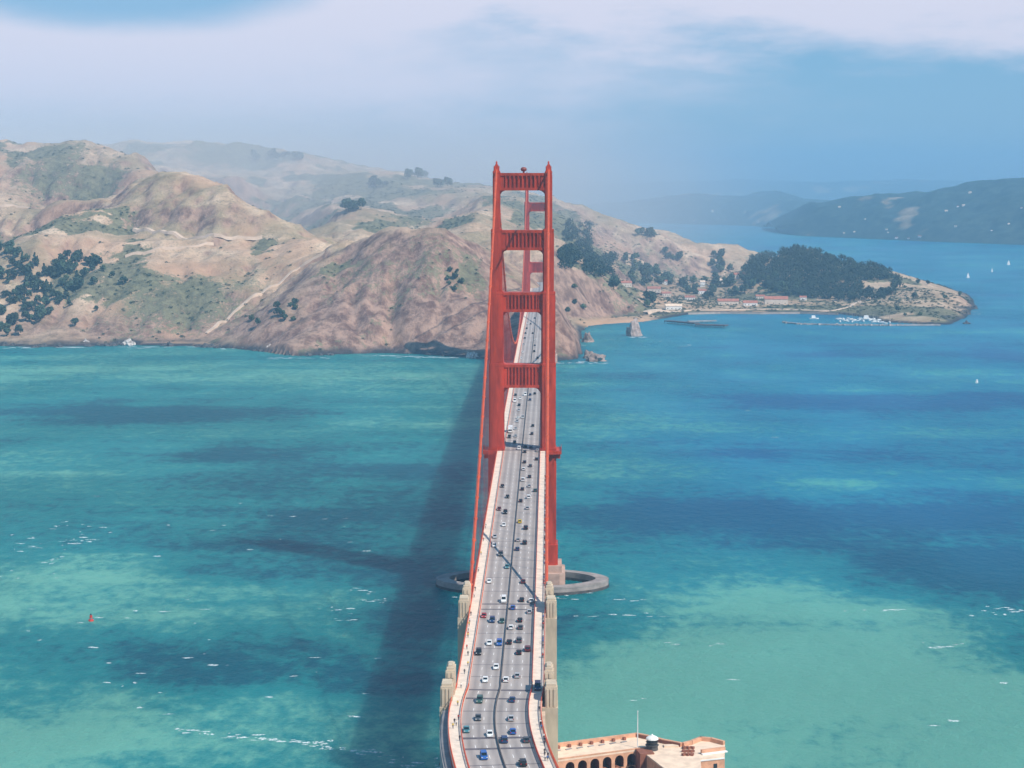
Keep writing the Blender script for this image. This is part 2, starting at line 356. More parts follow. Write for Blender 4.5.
TZ = TZ+(rd-0.62)*46*hills_amp*nbr+(fine-0.6)*(6+14*steep)*land*nbr+(fbm(TX/24, TY/24, 4, 77)-0.5)*(2.0+7*steep)*sstep(TZ, 0.5, 14)*nbr
def flow(Z):
    ny, nx = Z.shape; Zp = np.pad(Z, 1, mode='edge'); best = np.zeros(Z.shape); rec = np.arange(ny*nx).reshape(ny, nx).copy(); idx = rec.copy()
    for dy in (-1, 0, 1):
        for dx in (-1, 0, 1):
            if dx == 0 and dy == 0: continue
            dz = (Z-Zp[1+dy:ny+1+dy, 1+dx:nx+1+dx])/math.hypot(dx, dy)
            jj = np.clip(np.arange(ny)[:, None]+dy, 0, ny-1); ii = np.clip(np.arange(nx)[None]+dx, 0, nx-1); t_ = jj*nx+ii
            up_ = dz > best; best = np.where(up_, dz, best); rec = np.where(up_, t_, rec)
    acc = np.ones(ny*nx).tolist(); rl = rec.ravel().tolist()
    for c_ in np.argsort(-Z.ravel()).tolist():
        q = rl[c_]
        if q != c_: acc[q] += acc[c_]
    return np.array(acc).reshape(ny, nx)
def blur(a_, n_):
    for _ in range(n_): a_ = (2*a_+np.roll(a_, 1, 0)+np.roll(a_, -1, 0)+np.roll(a_, 1, 1)+np.roll(a_, -1, 1))/6
    return a_
GUL = np.zeros(TZ.shape)
for it, (amp, nb) in enumerate(((9.0, 3), (7.0, 1))):
    ac = np.log1p(flow(TZ+2.5*(fbm(TX/15, TY/15, 3, 500+it)-.5))); g = blur(sstep(ac, 1.2, 6.0), nb)
    gy, gx = np.gradient(TZ, GS); sl_ = sstep(np.sqrt(gx*gx+gy*gy), 0.10, 0.45)
    TZ = TZ-amp*(g-.18)*sl_*sstep(TZ, 3, 25)*nbr; GUL = np.maximum(GUL, g*sl_)
TZ = np.where(INS, np.maximum(TZ, -2+5.5*k), TZ)
gy, gx = np.gradient(TZ, GS); SL = np.sqrt(gx*gx+gy*gy)
def ground(x, y):
    return float(bil(TZ, np.array([x]), np.array([y]), GX0, GY0, GS)[0])
def on_ground(px, py, dmin=2300, dmax=5100):
    r = ray(px, py); t = np.arange(dmin, dmax, 4.0)/r[1]
    P = C0[None]+r[None]*t[:, None]; g = bil(TZ, P[:, 0], P[:, 1], GX0, GY0, GS)
    hit = np.nonzero(P[:, 2] <= g)[0]
    if len(hit) == 0: return None
    p = P[hit[0]]; return Vector((p[0], p[1], g[hit[0]]))
# surface character: how much cliff rock, scrub, bare earth
def blob(px, py, d, rx, ry):
    c = at(px, py, d=d); w = fbm(TX/70, TY/70, 3, 21)-0.5
    return np.exp(-(((TX-c.x)/rx)**2+((TY-c.y)/ry)**2)*(1+1.5*w))
rockv = np.clip(sstep(SL, 0.50, 0.95)*0.9+1.2*blob(415, 300, 2500, 205, 150)+0.35*sstep(TZ, 4, 10)*(1-sstep(TZ+25*(fbm(TX/60, TY/60, 3, 88)-.5), 22, 48))*sstep(SL, .2, .4)+0.5*blob(120, 335, 2560, 260, 60)+0.6*blob(560, 335, 2400, 90, 90)+0.3*blob(60, 195, 3350, 170, 110), 0, 1)
scr = fbm(TX/130+3, TY/130, 5, 60, 0.55)+0.22*(fbm(TX/34, TY/34, 3, 64)-0.5)+0.10*(0.55-rd)
scrub = sstep(scr+0.16*blur(GUL, 2), 0.50, 0.62)*(1-0.6*rockv)
for (px, py, d, rx, ry, s) in [(60, 175, 3450, 60, 160, .8), (90, 190, 3350, 55, 120, .9), (175, 305, 2640, 110, 110, .8), (230, 290, 2690, 60, 110, .5), (20, 225, 3000, 80, 120, .7), (250, 270, 2750, 70, 80, .35), (240, 155, 4400, 190, 180, .9), (340, 180, 4000, 70, 160, .8), (390, 190, 3950, 60, 120, .7), (420, 225, 3500, 60, 90, .8), (450, 195, 3850, 50, 100, .7), (565, 240, 3600, 40, 150, 1), (585, 250, 3500, 55, 150, 1), (470, 270, 2560, 20, 50, .8), (500, 215, 3600, 60, 120, .4), (540, 225, 3700, 40, 120, .6), (605, 300, 2980, 60, 50, .5), (900, 300, 3300, 70, 60, .6)]:
    scrub = np.maximum(scrub, s*blob(px, py, d, rx, ry))
for (px, py, d, rx, ry, s) in [(190, 265, 2760, 65, 60, .9), (180, 200, 3080, 130, 80, .5), (700, 255, 4100, 160, 200, .9), (620, 240, 3900, 90, 150, .8), (470, 200, 3700, 60, 120, .7), (860, 285, 3450, 40, 40, .8), (940, 300, 3300, 90, 70, .5), (430, 195, 3800, 80, 60, .7)]:
    scrub = scrub*(1-s*blob(px, py, d, rx, ry))
earth = np.clip(0.9*blob(190, 268, 2750, 55, 45)+0.8*blob(175, 330, 2560, 26, 30)+0.6*blob(105, 240, 2850, 60, 60)+0.5*sstep(fbm(TX/90, TY/90, 4, 90), 0.58, 0.7), 0, 1)
wet = 1-sstep(TZ+6*(fbm(TX/20, TY/20, 3, 15)-0.5), 2.5, 9.0)
flat_ = sstep(TZ, 1.5, 4)*(1-sstep(TZ, 10, 16))*(1-sstep(SL, .05, .2))
beach = np.clip(1.3*blob(598, 325, 2890, 55, 60)+1.2*blob(625, 321, 2950, 60, 60), 0, 1)
wet = wet*(1-flat_)*sstep(SL, 0.12, 0.3)*(1-beach); earth = np.maximum(earth, beach*0.8*(1-sstep(TZ, 5, 9))); scrub = scrub*(1-beach)
m = bpy.data.materials.new('headland_ground'); m.use_nodes = True; nt = m.node_tree; b = nt.nodes['Principled BSDF']
b.inputs['Roughness'].default_value = 0.95; b.inputs['Specular IOR Level'].default_value = 0.1
A_ = {k: N(nt, 'ShaderNodeAttribute', attribute_name=k).outputs['Fac'] for k in ('rock', 'scrub', 'earth', 'wet')}
t = N(nt, 'ShaderNodeTexCoord')
nA = N(nt, 'ShaderNodeTexNoise', i_Scale=0.018, i_Detail=8.0, i_Roughness=0.65); nt.links.new(t.outputs['Object'], nA.inputs['Vector'])
nB = N(nt, 'ShaderNodeTexNoise', i_Scale=0.09, i_Detail=6.0, i_Roughness=0.7); nt.links.new(t.outputs['Object'], nB.inputs['Vector'])
mpn = N(nt, 'ShaderNodeMapping'); mpn.inputs['Scale'].default_value = (1, 1, 0.3); nt.links.new(t.outputs['Object'], mpn.inputs[0])
nC = N(nt, 'ShaderNodeTexNoise', i_Scale=0.06, i_Detail=8.0, i_Roughness=0.7); nt.links.new(mpn.outputs[0], nC.inputs['Vector'])
grass = mixc(nt, smooth(nt, nA.outputs[0], 0.35, 0.68), (0.40, 0.265, 0.17), (0.66, 0.48, 0.335))
grass = mixc(nt, smooth(nt, nB.outputs[0], 0.5, 0.75), grass, (0.20, 0.16, 0.105))
rockc = mixc(nt, smooth(nt, nC.outputs[0], 0.36, 0.64), (0.14, 0.076, 0.058), (0.40, 0.255, 0.19))
scrubc = mixc(nt, smooth(nt, nB.outputs[0], 0.35, 0.65), (0.08, 0.085, 0.05), (0.20, 0.19, 0.11))
nD = N(nt, 'ShaderNodeTexNoise', i_Scale=0.30, i_Detail=5.0, i_Roughness=0.7); nt.links.new(t.outputs['Object'], nD.inputs['Vector'])
grass = mixc(nt, smooth(nt, nD.outputs[0], 0.52, 0.70), grass, (0.13, 0.115, 0.075))
nO = N(nt, 'ShaderNodeTexNoise', i_Scale=0.0075, i_Detail=5.0, i_Roughness=0.6); nt.links.new(t.outputs['Object'], nO.inputs['Vector'])
grass = mixc(nt, mth(nt, 'MULTIPLY', smooth(nt, nO.outputs[0], 0.45, 0.62), 0.6), grass, (0.23, 0.185, 0.10))
c = mixc(nt, A_['rock'], grass, rockc)
c = mixc(nt, mth(nt, 'MULTIPLY', A_['earth'], 0.8), c, (0.52, 0.30, 0.19))
sf = smooth(nt, mth(nt, 'ADD', mth(nt, 'ADD', A_['scrub'], mth(nt, 'MULTIPLY', mth(nt, 'SUBTRACT', nD.outputs[0], 0.5), 1.0)), mth(nt, 'ADD', mth(nt, 'MULTIPLY', mth(nt, 'SUBTRACT', nB.outputs[0], 0.5), 1.5), mth(nt, 'MULTIPLY', mth(nt, 'SUBTRACT', nA.outputs[0], 0.5), 0.9))), 0.34, 0.66)
c = mixc(nt, mth(nt, 'MULTIPLY', sf, 0.9), c, scrubc)
c = mixc(nt, A_['wet'], c, (0.045, 0.042, 0.045))
nt.links.new(c, b.inputs['Base Color'])
bp = N(nt, 'ShaderNodeBump', i_Strength=0.9, i_Distance=5.0); nt.links.new(nC.outputs[0], bp.inputs['Height']); nt.links.new(bp.outputs[0], b.inputs['Normal'])
keepq = (np.maximum(np.maximum(TZ[:-1, :-1], TZ[1:, :-1]), np.maximum(TZ[:-1, 1:], TZ[1:, 1:])) > -9)
o = link('headland_hills', grid_mesh('headland_hills', TX, TY, TZ, keepq, {'rock': rockv, 'scrub': scrub, 'earth': earth, 'wet': wet}, m)); tag(o, kind='structure')

# far hills across the bay
def far_range(name, sky_pts, water_pts, depth, seed):
    xs = np.array([at(p[0], p[1], d=p[2]).x for p in sky_pts]); ys = np.array([p[2]+CAM[1] for p in sky_pts]); zs = np.array([at(p[0], p[1], d=p[2]).z for p in sky_pts])
    sw = [at(p[0], p[1], z=0) for p in water_pts]; sxs = np.array([p.x for p in sw]); sys_ = np.array([p.y for p in sw])
    u = np.linspace(xs[0], xs[-1], int((xs[-1]-xs[0])/16)); v = np.linspace(-0.12, 1.9, 90)
    U, V = np.meshgrid(u, v)
    yc = np.interp(U, xs, ys); zc = np.interp(U, xs, zs); y0 = np.interp(U, sxs, sys_)
    Yv = y0+(yc-y0)*V
    prof = np.where(V < 0, V*60, np.where(V < 1, np.sin(np.clip(V, 0, 1)*math.pi/2)**0.9, np.cos(np.clip(V-1, 0, 1)*math.pi/2*1.05)))
    Zv = np.where(V < 0, V*150, prof*zc)
    k = sstep(V, 0, 0.25)
    Zv = Zv+k*((ridged(U/420, Yv/500, 4, seed)-0.6)*0.35*zc*(1-0.75*np.exp(-((V-1)/0.22)**2))+(fbm(U/60, Yv/60, 4, seed+5)-0.5)*26)
    wood = sstep(fbm(U/260, Yv/330, 5, seed+9)+0.12*(fbm(U/60, Yv/60, 3, seed+2)-.5), 0.24, 0.42)
    return link(name, grid_mesh(name, U, Yv, Zv, None, {'wood': wood}, FARM)), (u, v, U, Yv, Zv)
FARM = bpy.data.materials.new('far_wooded_hill_haze_tint'); FARM.use_nodes = True; nt = FARM.node_tree; b = nt.nodes['Principled BSDF']
b.inputs['Roughness'].default_value = 0.95; b.inputs['Specular IOR Level'].default_value = 0.1
aw = N(nt, 'ShaderNodeAttribute', attribute_name='wood'); t = N(nt, 'ShaderNodeTexCoord')
nB = N(nt, 'ShaderNodeTexNoise', i_Scale=0.03, i_Detail=6.0, i_Roughness=0.7); nt.links.new(t.outputs['Object'], nB.inputs['Vector'])
wc = mixc(nt, smooth(nt, nB.outputs[0], 0.35, 0.65), (0.022, 0.050, 0.060), (0.06, 0.095, 0.09)); gc = mixc(nt, smooth(nt, nB.outputs[0], 0.4, 0.6), (0.20, 0.15, 0.10), (0.36, 0.28, 0.20))  # blue of distant haze is mixed into the woodland colours
nt.links.new(mixc(nt, smooth(nt, mth(nt, 'ADD', aw.outputs['Fac'], mth(nt, 'MULTIPLY', mth(nt, 'SUBTRACT', nB.outputs[0], 0.5), 1.0)), 0.1, 0.5), gc, wc), b.inputs['Base Color'])
fr1, g1 = far_range('far_bay_hills', [(770, 224, 8300), (790, 215, 8200), (810, 203, 8100), (830, 202, 8000), (860, 196, 7900), (900, 195, 7800), (930, 193, 7700), (955, 189, 7600), (975, 184, 7500), (1000, 181, 7400), (1030, 179, 7300), (1100, 176, 7300), (1250, 182, 7200)],
                    [(770, 232.5), (800, 236), (860, 238.5), (940, 242), (1024, 245), (1250, 250)], 1, 11); tag(fr1, kind='structure')
fr2, g2 = far_range('far_inlet_hills', [(430, 205, 10500), (520, 207, 10500), (575, 206, 10500), (620, 203, 10400), (650, 199, 10300), (690, 193, 10200), (720, 196, 10200), (750, 196, 10100), (775, 191, 10000), (800, 199, 10000), (850, 203, 9900), (950, 205, 9900)],
                    [(430, 222), (580, 222.5), (650, 223), (750, 226), (800, 229), (950, 231)], 1, 31); tag(fr2, kind='structure')

fr3, g3 = far_range('far_horizon_hills', [(250, 184, 15500), (420, 180, 15500), (520, 182, 15500), (600, 185, 15400), (660, 182, 15300), (740, 180, 15200), (820, 183, 15200), (900, 180, 15200), (1000, 183, 15200), (1120, 180, 15200)], [(250, 211), (1120, 211)], 1, 51); tag(fr3, kind='structure')

# ------------------------------------------------------------------ the water
ys = [-1250.0]
while ys[-1] < 11500:
    dd = max(ys[-1]+1017, 300); ys.append(ys[-1]+max(4.0, dd*dd/(FPX*217)*2.2))
ys = np.array(ys); us = np.linspace(-0.42, 0.42, 300)
WY, WU = np.meshgrid(ys, us, indexing='ij'); WX = CAM[0]+WU*np.maximum(WY+1017, 520)*1.0
dW = np.maximum(WY+1017, 200)
w1 = fbm(WX/170+5, WY/260, 4, 201)-0.5; w2 = fbm(WX/170+50, WY/260+9, 4, 233)-0.5
turb_shade = np.full(WX.shape, 0.41)
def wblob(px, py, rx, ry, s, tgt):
    global turb_shade
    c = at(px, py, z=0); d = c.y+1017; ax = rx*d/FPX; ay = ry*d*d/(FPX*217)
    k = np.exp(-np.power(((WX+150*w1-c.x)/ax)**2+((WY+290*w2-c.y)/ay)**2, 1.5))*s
    turb_shade = turb_shade*(1-k)+tgt*k
for a in [(60, 372, 330, 22, .7, .75), (300, 385, 220, 22, .55, .6), (130, 408, 190, 15, .9, .05), (40, 470, 170, 40, .6, .62), (380, 420, 110, 28, .6, .6), (300, 480, 230, 45, .8, .14), (90, 535, 120, 26, .5, .45), (70, 600, 170, 42, .85, .8), (330, 545, 90, 24, .3, .4), (250, 605, 150, 22, .6, .75), (270, 648, 160, 36, .95, .0), (60, 655, 90, 26, .3, .5), (110, 740, 210, 42, .95, .95), (340, 735, 90, 32, .6, .75), (430, 600, 60, 100, .6, .1), (320, 548, 150, 34, .95, .02), (380, 520, 110, 30, .6, .1),  # deep patches left of the tower paint in cloud shade, masking the tower's shadow
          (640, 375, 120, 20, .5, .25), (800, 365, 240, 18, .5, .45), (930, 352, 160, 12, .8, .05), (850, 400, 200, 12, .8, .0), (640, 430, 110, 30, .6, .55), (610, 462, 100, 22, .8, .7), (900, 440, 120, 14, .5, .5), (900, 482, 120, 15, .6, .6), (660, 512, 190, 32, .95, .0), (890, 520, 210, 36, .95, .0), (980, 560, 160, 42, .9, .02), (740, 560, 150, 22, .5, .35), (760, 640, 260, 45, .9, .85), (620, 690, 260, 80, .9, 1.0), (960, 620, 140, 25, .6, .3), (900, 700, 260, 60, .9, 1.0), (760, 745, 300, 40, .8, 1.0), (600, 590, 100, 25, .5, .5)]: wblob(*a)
turb_shade = turb_shade+0.55*(fbm(WX/120, WY/70, 5, 300)-0.5)+0.5*(fbm(WX/420, WY/110, 4, 340)-0.5)
east = sstep(WX/dW, -0.05, 0.12)*sstep(dW, 750, 1500)
m = bpy.data.materials.new('strait_water'); m.use_nodes = True; nt = m.node_tree; b = nt.nodes['Principled BSDF']
tb = N(nt, 'ShaderNodeAttribute', attribute_name='turbidity_shade').outputs['Fac']; ea = N(nt, 'ShaderNodeAttribute', attribute_name='azure').outputs['Fac']
t = N(nt, 'ShaderNodeTexCoord')
mpn = N(nt, 'ShaderNodeMapping'); mpn.inputs['Scale'].default_value = (1, 0.6, 1); mpn.inputs['Rotation'].default_value = (0, 0, 0.35); nt.links.new(t.outputs['Object'], mpn.inputs[0])
nS = N(nt, 'ShaderNodeTexNoise', i_Scale=0.022, i_Detail=7.0, i_Roughness=0.62); nt.links.new(mpn.outputs[0], nS.inputs['Vector'])
nW = N(nt, 'ShaderNodeTexNoise', i_Scale=0.12, i_Detail=8.0, i_Roughness=0.7); nt.links.new(mpn.outputs[0], nW.inputs['Vector'])
nL = N(nt, 'ShaderNodeTexNoise', i_Scale=0.006, i_Detail=3.0); nt.links.new(mpn.outputs[0], nL.inputs['Vector'])
mp2 = N(nt, 'ShaderNodeMapping'); mp2.inputs['Scale'].default_value = (0.12, 1, 1); mp2.inputs['Rotation'].default_value = (0, 0, 0.12); nt.links.new(t.outputs['Object'], mp2.inputs[0])
nK = N(nt, 'ShaderNodeTexNoise', i_Scale=0.045, i_Detail=6.0, i_Roughness=0.65); nt.links.new(mp2.outputs[0], nK.inputs['Vector'])
tt = mth(nt, 'ADD', tb, mth(nt, 'ADD', mth(nt, 'MULTIPLY', mth(nt, 'SUBTRACT', nS.outputs[0], 0.5), 0.5), mth(nt, 'ADD', mth(nt, 'MULTIPLY', mth(nt, 'SUBTRACT', nK.outputs[0], 0.5), 0.5), mth(nt, 'MULTIPLY', mth(nt, 'SUBTRACT', nW.outputs[0], 0.5), 1.15))), clamp=True)  # fine ripple noise paints the waves' light and dark into the colour
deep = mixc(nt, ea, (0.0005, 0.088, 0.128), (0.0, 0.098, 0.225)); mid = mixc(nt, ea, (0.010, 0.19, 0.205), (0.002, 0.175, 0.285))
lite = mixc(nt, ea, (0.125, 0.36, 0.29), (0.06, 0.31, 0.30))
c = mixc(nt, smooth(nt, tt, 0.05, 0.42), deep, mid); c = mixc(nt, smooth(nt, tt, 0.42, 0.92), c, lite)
cap = smooth(nt, mth(nt, 'ADD', nW.outputs[0], mth(nt, 'MULTIPLY', nL.outputs[0], 0.25)), 0.845, 0.875)
c = mixc(nt, mth(nt, 'MULTIPLY', cap, 0.75), c, (0.7, 0.78, 0.78))
nt.links.new(c, b.inputs['Base Color']); b.inputs['Roughness'].default_value = 0.32; b.subsurface_method = 'BURLEY'; b.inputs['Subsurface Weight'].default_value = 0.9; b.inputs['Subsurface Radius'].default_value = (0.5, 1.0, 1.0); b.inputs['Subsurface Scale'].default_value = 45.0; b.inputs['IOR'].default_value = 1.33; b.inputs['Specular IOR Level'].default_value = 0.05
bp = N(nt, 'ShaderNodeBump', i_Strength=1.0, i_Distance=5.0); nt.links.new(mth(nt, 'MULTIPLY', nW.outputs[0], mth(nt, 'ADD', 0.35, mth(nt, 'MULTIPLY', smooth(nt, nL.outputs[0], 0.35, 0.65), 0.9))), bp.inputs['Height']); nt.links.new(bp.outputs[0], b.inputs['Normal'])
WZ = np.zeros(WX.shape)
o = link('strait_water', grid_mesh('strait_water', WX, WY, WZ, None, {'turbidity_shade': turb_shade, 'azure': east}, m)); tag(o, kind='structure')
# the sea bed and plain that carry the sheet to the horizon
o = MB().add([(-30000, -4000, -12), (30000, -4000, -12), (30000, 40000, -12), (-30000, 40000, -12)], [(0, 1, 2, 3)]).build('outer_sea', pbr('outer_sea_water', (0.03, 0.16, 0.22), 0.4, 0.3, 0.002)); tag(o, kind='structure')

# foam: torn white streaks lying on the water
rf = random.Random(3); fm = MB()
def foam(px, py, lpx, wpx, n, ang=0.0, z=0.06):
    for k in range(n):
        u = rf.uniform(-.5, .5); q = at(px+u*lpx, py+ang*u*lpx+rf.gauss(0, wpx*.35), z=z); d = q.y+1017
        L = min(lpx*d/FPX*.5, 8.0 if d < 2200 else 24)*rf.uniform(.08, .6)**1.3; Wd = min(wpx*d*d/(FPX*217)*.6, 5.0 if d < 2200 else 14)*rf.uniform(.06, .38); K = 9; a0 = rf.uniform(-.3, .3)
        ring = []
        for i in range(K):
            a = 2*math.pi*i/K; r = rf.uniform(.45, 1.1); x, y = L*r*math.cos(a), Wd*r*math.sin(a)
            ring.append((q.x+x*math.cos(a0)-y*math.sin(a0), q.y+x*math.sin(a0)+y*math.cos(a0), z+k*0.0007))
        fm.add(ring, [tuple(range(K))])
for a in [(521, 597, 150, 3, 16, 0), (470, 592, 60, 3, 8, .1), (575, 593, 60, 3, 8, -.1), (195, 733, 40, 5, 16, .12), (245, 737, 36, 5, 16, .02), (290, 741, 50, 4, 12, .1), (322, 745, 22, 6, 18, .2), (360, 751, 50, 5, 16, .12), (398, 762, 24, 5, 10, .3), (80, 540, 28, 7, 16, -.2), (52, 560, 20, 5, 9, -.2), (40, 546, 60, 16, 14, 0), (70, 525, 50, 10, 8, 0), (30, 575, 60, 8, 6, 0),
          (945, 647, 34, 3, 10, -.15), (872, 610, 66, 2.5, 12, .0), (690, 644, 70, 2, 9, .02), (1000, 608, 50, 4, 9, .1), (985, 613, 40, 4, 5, .1), (360, 590, 30, 5, 8, .2), (375, 601, 26, 4, 8, 0), (330, 610, 60, 5, 8, .1), (345, 620, 20, 3, 5, .1), (190, 380, 220, 3, 12, 0), (370, 380, 120, 3, 14, -.02), (420, 378, 60, 2, 8, 0),
          (40, 347.5, 90, 1.6, 26, 0), (225, 347.6, 90, 2.2, 40, .05), (410, 356.5, 90, 1.5, 36, .03), (300, 358, 60, 1.3, 16, 0), (140, 347, 60, 1.4, 14, 0), (570, 363, 30, 2, 10, 0), (620, 615, 90, 3, 8, 0), (640, 600, 40, 3, 5, 0), (200, 520, 380, 60, 26, 0), (250, 680, 300, 60, 18, 0), (120, 620, 220, 60, 14, 0), (820, 690, 380, 60, 7, 0), (800, 430, 400, 50, 6, 0), (640, 340, 120, 10, 6, 0), (430, 765, 40, 8, 10, 0), (930, 310, 90, 2, 4, 0), (975, 312, 10, 6, 7, 0), (595, 363, 26, 1.6, 10, 0), (634, 337, 22, 1.4, 10, 0)]: foam(*a)
tag(fm.build('sea_foam', FOAM), 'torn white streaks of foam on the blue green water', 'foam', None, 'stuff')

# ------------------------------------------------------------------ the bridge
ZD = lambda y: float(np.interp(y, [-700, -453, -343, 0, 320, 640, 960, 1280, 1623, 1760], [65, 65, 66.4, 74.5, 77.3, 78.3, 77.3, 74.5, 71, 71]))
cps = [(500.2, 693.0)]+[(497, 706.7), (496.7, 723), (498, 736.7), (500.5, 748), (507, 768)]
ctr = [at(x, y, z=65.0) for x, y in cps]
ctr_pts = [(p.x-0.4, p.y) for p in ctr]
ctr_pts[0] = (0, -453)
cq = np.array(ctr_pts); cf = np.polyfit(-(cq[:, 1]+445), cq[:, 0], 3, w=[3, 1, 1, 1, 1, 1])
def cline(y):
    if y >= -445: return 0.0
    t_ = min(-(y+445), 84.0); x = cf[0]*t_**3+cf[1]*t_**2+cf[2]*t_+cf[3]
    if -(y+445) > 84: x += (3*cf[0]*84**2+2*cf[1]*84+cf[2])*(-(y+445)-84)
    return x*min(1, -(y+445)/12.0)
def station(y):
    x = cline(y); dx = cline(y-2)-cline(y+2); d = Vector((dx, -4, 0)).normalized()   # towards the viewer
    return Vector((x, y, ZD(y))), Vector((-d.y, d.x, 0))*1.0
YST = [1760, 1700, 1623]+[1280+343*k/10 for k in range(9, -1, -1)]+[1280-40*k for k in range(1, 33)]+[-343*k/10 for k in range(1, 11)]+[-365, -400, -430, -445]+[-449-6*k for k in range(0, 40)]
def sweep(prof, sts, mb=None, mi=0, close=True):
    mb = mb or MB(); P = []; n = len(prof)
    for y in sts:
        p, r = station(y)
        for (x, z) in prof: q = p+r*x; P.append((q.x, q.y, q.z+z))
    F = [(i*n+k, i*n+(k+1) % n, (i+1)*n+(k+1) % n, (i+1)*n+k) for i in range(len(sts)-1) for k in range(n)]
    F += [tuple(range(n)), tuple(range((len(sts)-1)*n, len(sts)*n))]
    return mb.add(P, F, mi)
rect = lambda x0, x1, z0, z1: [(x0, z0), (x1, z0), (x1, z1), (x0, z1)]
bridge = empty('suspension_bridge', (0, 0, 0))
tag(bridge, 'long orange red suspension bridge with two tall towers crossing the strait', 'bridge')
deck = sweep(rect(-13.4, 13.4, -1.6, -0.02), YST).build('deck', ORANGE, bridge)
# roadway with its lateral coordinate stored, for the wheel tracks
LATS = [-9.5, -6, -3, 0, 3, 6, 9.5]; P = []; lat = []
for y in YST:
    p, r = station(y)
    for x in LATS: q = p+r*x; P.append((q.x, q.y, q.z)); lat.append(x)
nL_ = len(LATS)
rm = MB().add(P, [(i*nL_+k, i*nL_+k+1, (i+1)*nL_+k+1, (i+1)*nL_+k) for i in range(len(YST)-1) for k in range(nL_-1)])
ro = rm.build('roadway', ROADM, deck); a = ro.data.attributes.new('lateral', 'FLOAT', 'POINT'); a.data.foreach_set('value', lat)
for s in (-1, 1):
    sweep(rect(s*9.5, s*13.4, 0.0, 0.22), YST).build('sidewalk', WALK, deck)
ystf = [y for y in YST]
def fence_rail(x, h, step, name, mat, pk=0.16, ys0=1640, ys1=-640):
    mb = sweep(rect(x-.09, x+.09, h-.16, h), YST); sweep(rect(x-.05, x+.05, .28, .40), YST, mb)
    y = ys0
    while y > ys1:
        p, r = station(y); q = p+r*x; rz = math.atan2(r.y, r.x)
        mb.box((q.x, q.y, q.z+.2+(h-.3)/2), (.045, pk/2, (h-.3)/2), rz); y -= step
    return mb.build(name, mat, deck)
fence_rail(-13.2, 1.55, 0.62, 'outer_railing', ORANGE_RAIL, .22); fence_rail(13.2, 1.55, 0.62, 'outer_railing', ORANGE_RAIL, .22)
fence_rail(-9.62, 1.25, 1.2, 'kerb_railing', ORANGE_RAIL, .5); fence_rail(9.62, 1.35, 1.2, 'kerb_railing', ORANGE, .9)
sweep([(-.18, .0), (.18, .0), (.12, .65), (-.12, .65)], YST).build('median_barrier', pbr('dark_barrier_steel', (0.10, 0.085, 0.085), 0.7, 0.3, 0.8), deck)
mk = MB()
for x in (-6.3, -3.15, 3.15, 6.3):
    y = 1620
    while y > -620:
        a, r = station(y); b2, r2 = station(y-3.0)
        mk.add([a+r*(x-.09)+Vector((0, 0, .006)), a+r*(x+.09)+Vector((0, 0, .006)), b2+r2*(x+.09)+Vector((0, 0, .006)), b2+r2*(x-.09)+Vector((0, 0, .006))], [(0, 1, 2, 3)]); y -= 9.1
mk.build('lane_markings', PAINTW, deck)
def joint(y, w, name='expansion_joint'):
    mb = MB()
    for s in (-1, 1):
        a, r = station(y); b2, r2 = station(y-w); dz = Vector((0, 0, .012)); x0, x1 = (0.35*s, 9.35*s)
        mb.add([a+r*x0+dz, a+r*x1+dz, b2+r2*x1+dz, b2+r2*x0+dz], [(0, 1, 2, 3)])
    return mb.build(name, JOINT, deck)
for y, w in [(-341, 1.5), (-349, 1.4), (-452, 2.0), (-462, 1.6), (-502, 1.8), (-512, 1.6), (-322, .5), (-300, .4), (-365, .4), (-384, .4), (-404, .4), (-424, .4), (-438, .4), (-476, .5), (-489, .4), (-527, .5), (-270, .4), (-235, .4), (-2, 2.5), (1278, 2), (1620, 2)]: joint(y, w)
# stiffening trusses under both edges, laterals across
for s in (-1, 1):
    mb = MB(); x = s*13.7; pl = 7.62; ny = int((1623+343)/pl)
    for k in range(ny):
        ya, yb = 1623-k*pl, 1623-(k+1)*pl
        if abs(ya) < 9 or abs(ya-1280) < 9: continue
        za, zb = ZD(ya), ZD(yb)
        mb.beam((x, ya, za-.6), (x, yb, zb-.6), .7, .8); mb.beam((x, ya, za-7.8), (x, yb, zb-7.8), .7, .8)
        mb.beam((x, ya, za-1.0), (x, ya, za-7.4), .35)
        if k % 2: mb.beam((x, ya, za-7.4), (x, yb, zb-1.0), .45)
        else: mb.beam((x, ya, za-1.0), (x, yb, zb-7.4), .45)
    mb.build('stiffening_truss', ORANGE, bridge)
mb = MB()
for k in range(0, 259, 2):
    ya = 1623-k*7.62
    if abs(ya) < 9 or abs(ya-1280) < 9: continue
    mb.beam((-13.3, ya, ZD(ya)-7.8), (13.3, ya, ZD(ya)-7.8), .5); mb.beam((-13.3, ya, ZD(ya)-7.3), (0, ya, ZD(ya)-1.9), .3); mb.beam((13.3, ya, ZD(ya)-7.3), (0, ya, ZD(ya)-1.9), .3)
mb.build('floor_bracing', ORANGE, bridge)['kind'] = 'stuff'

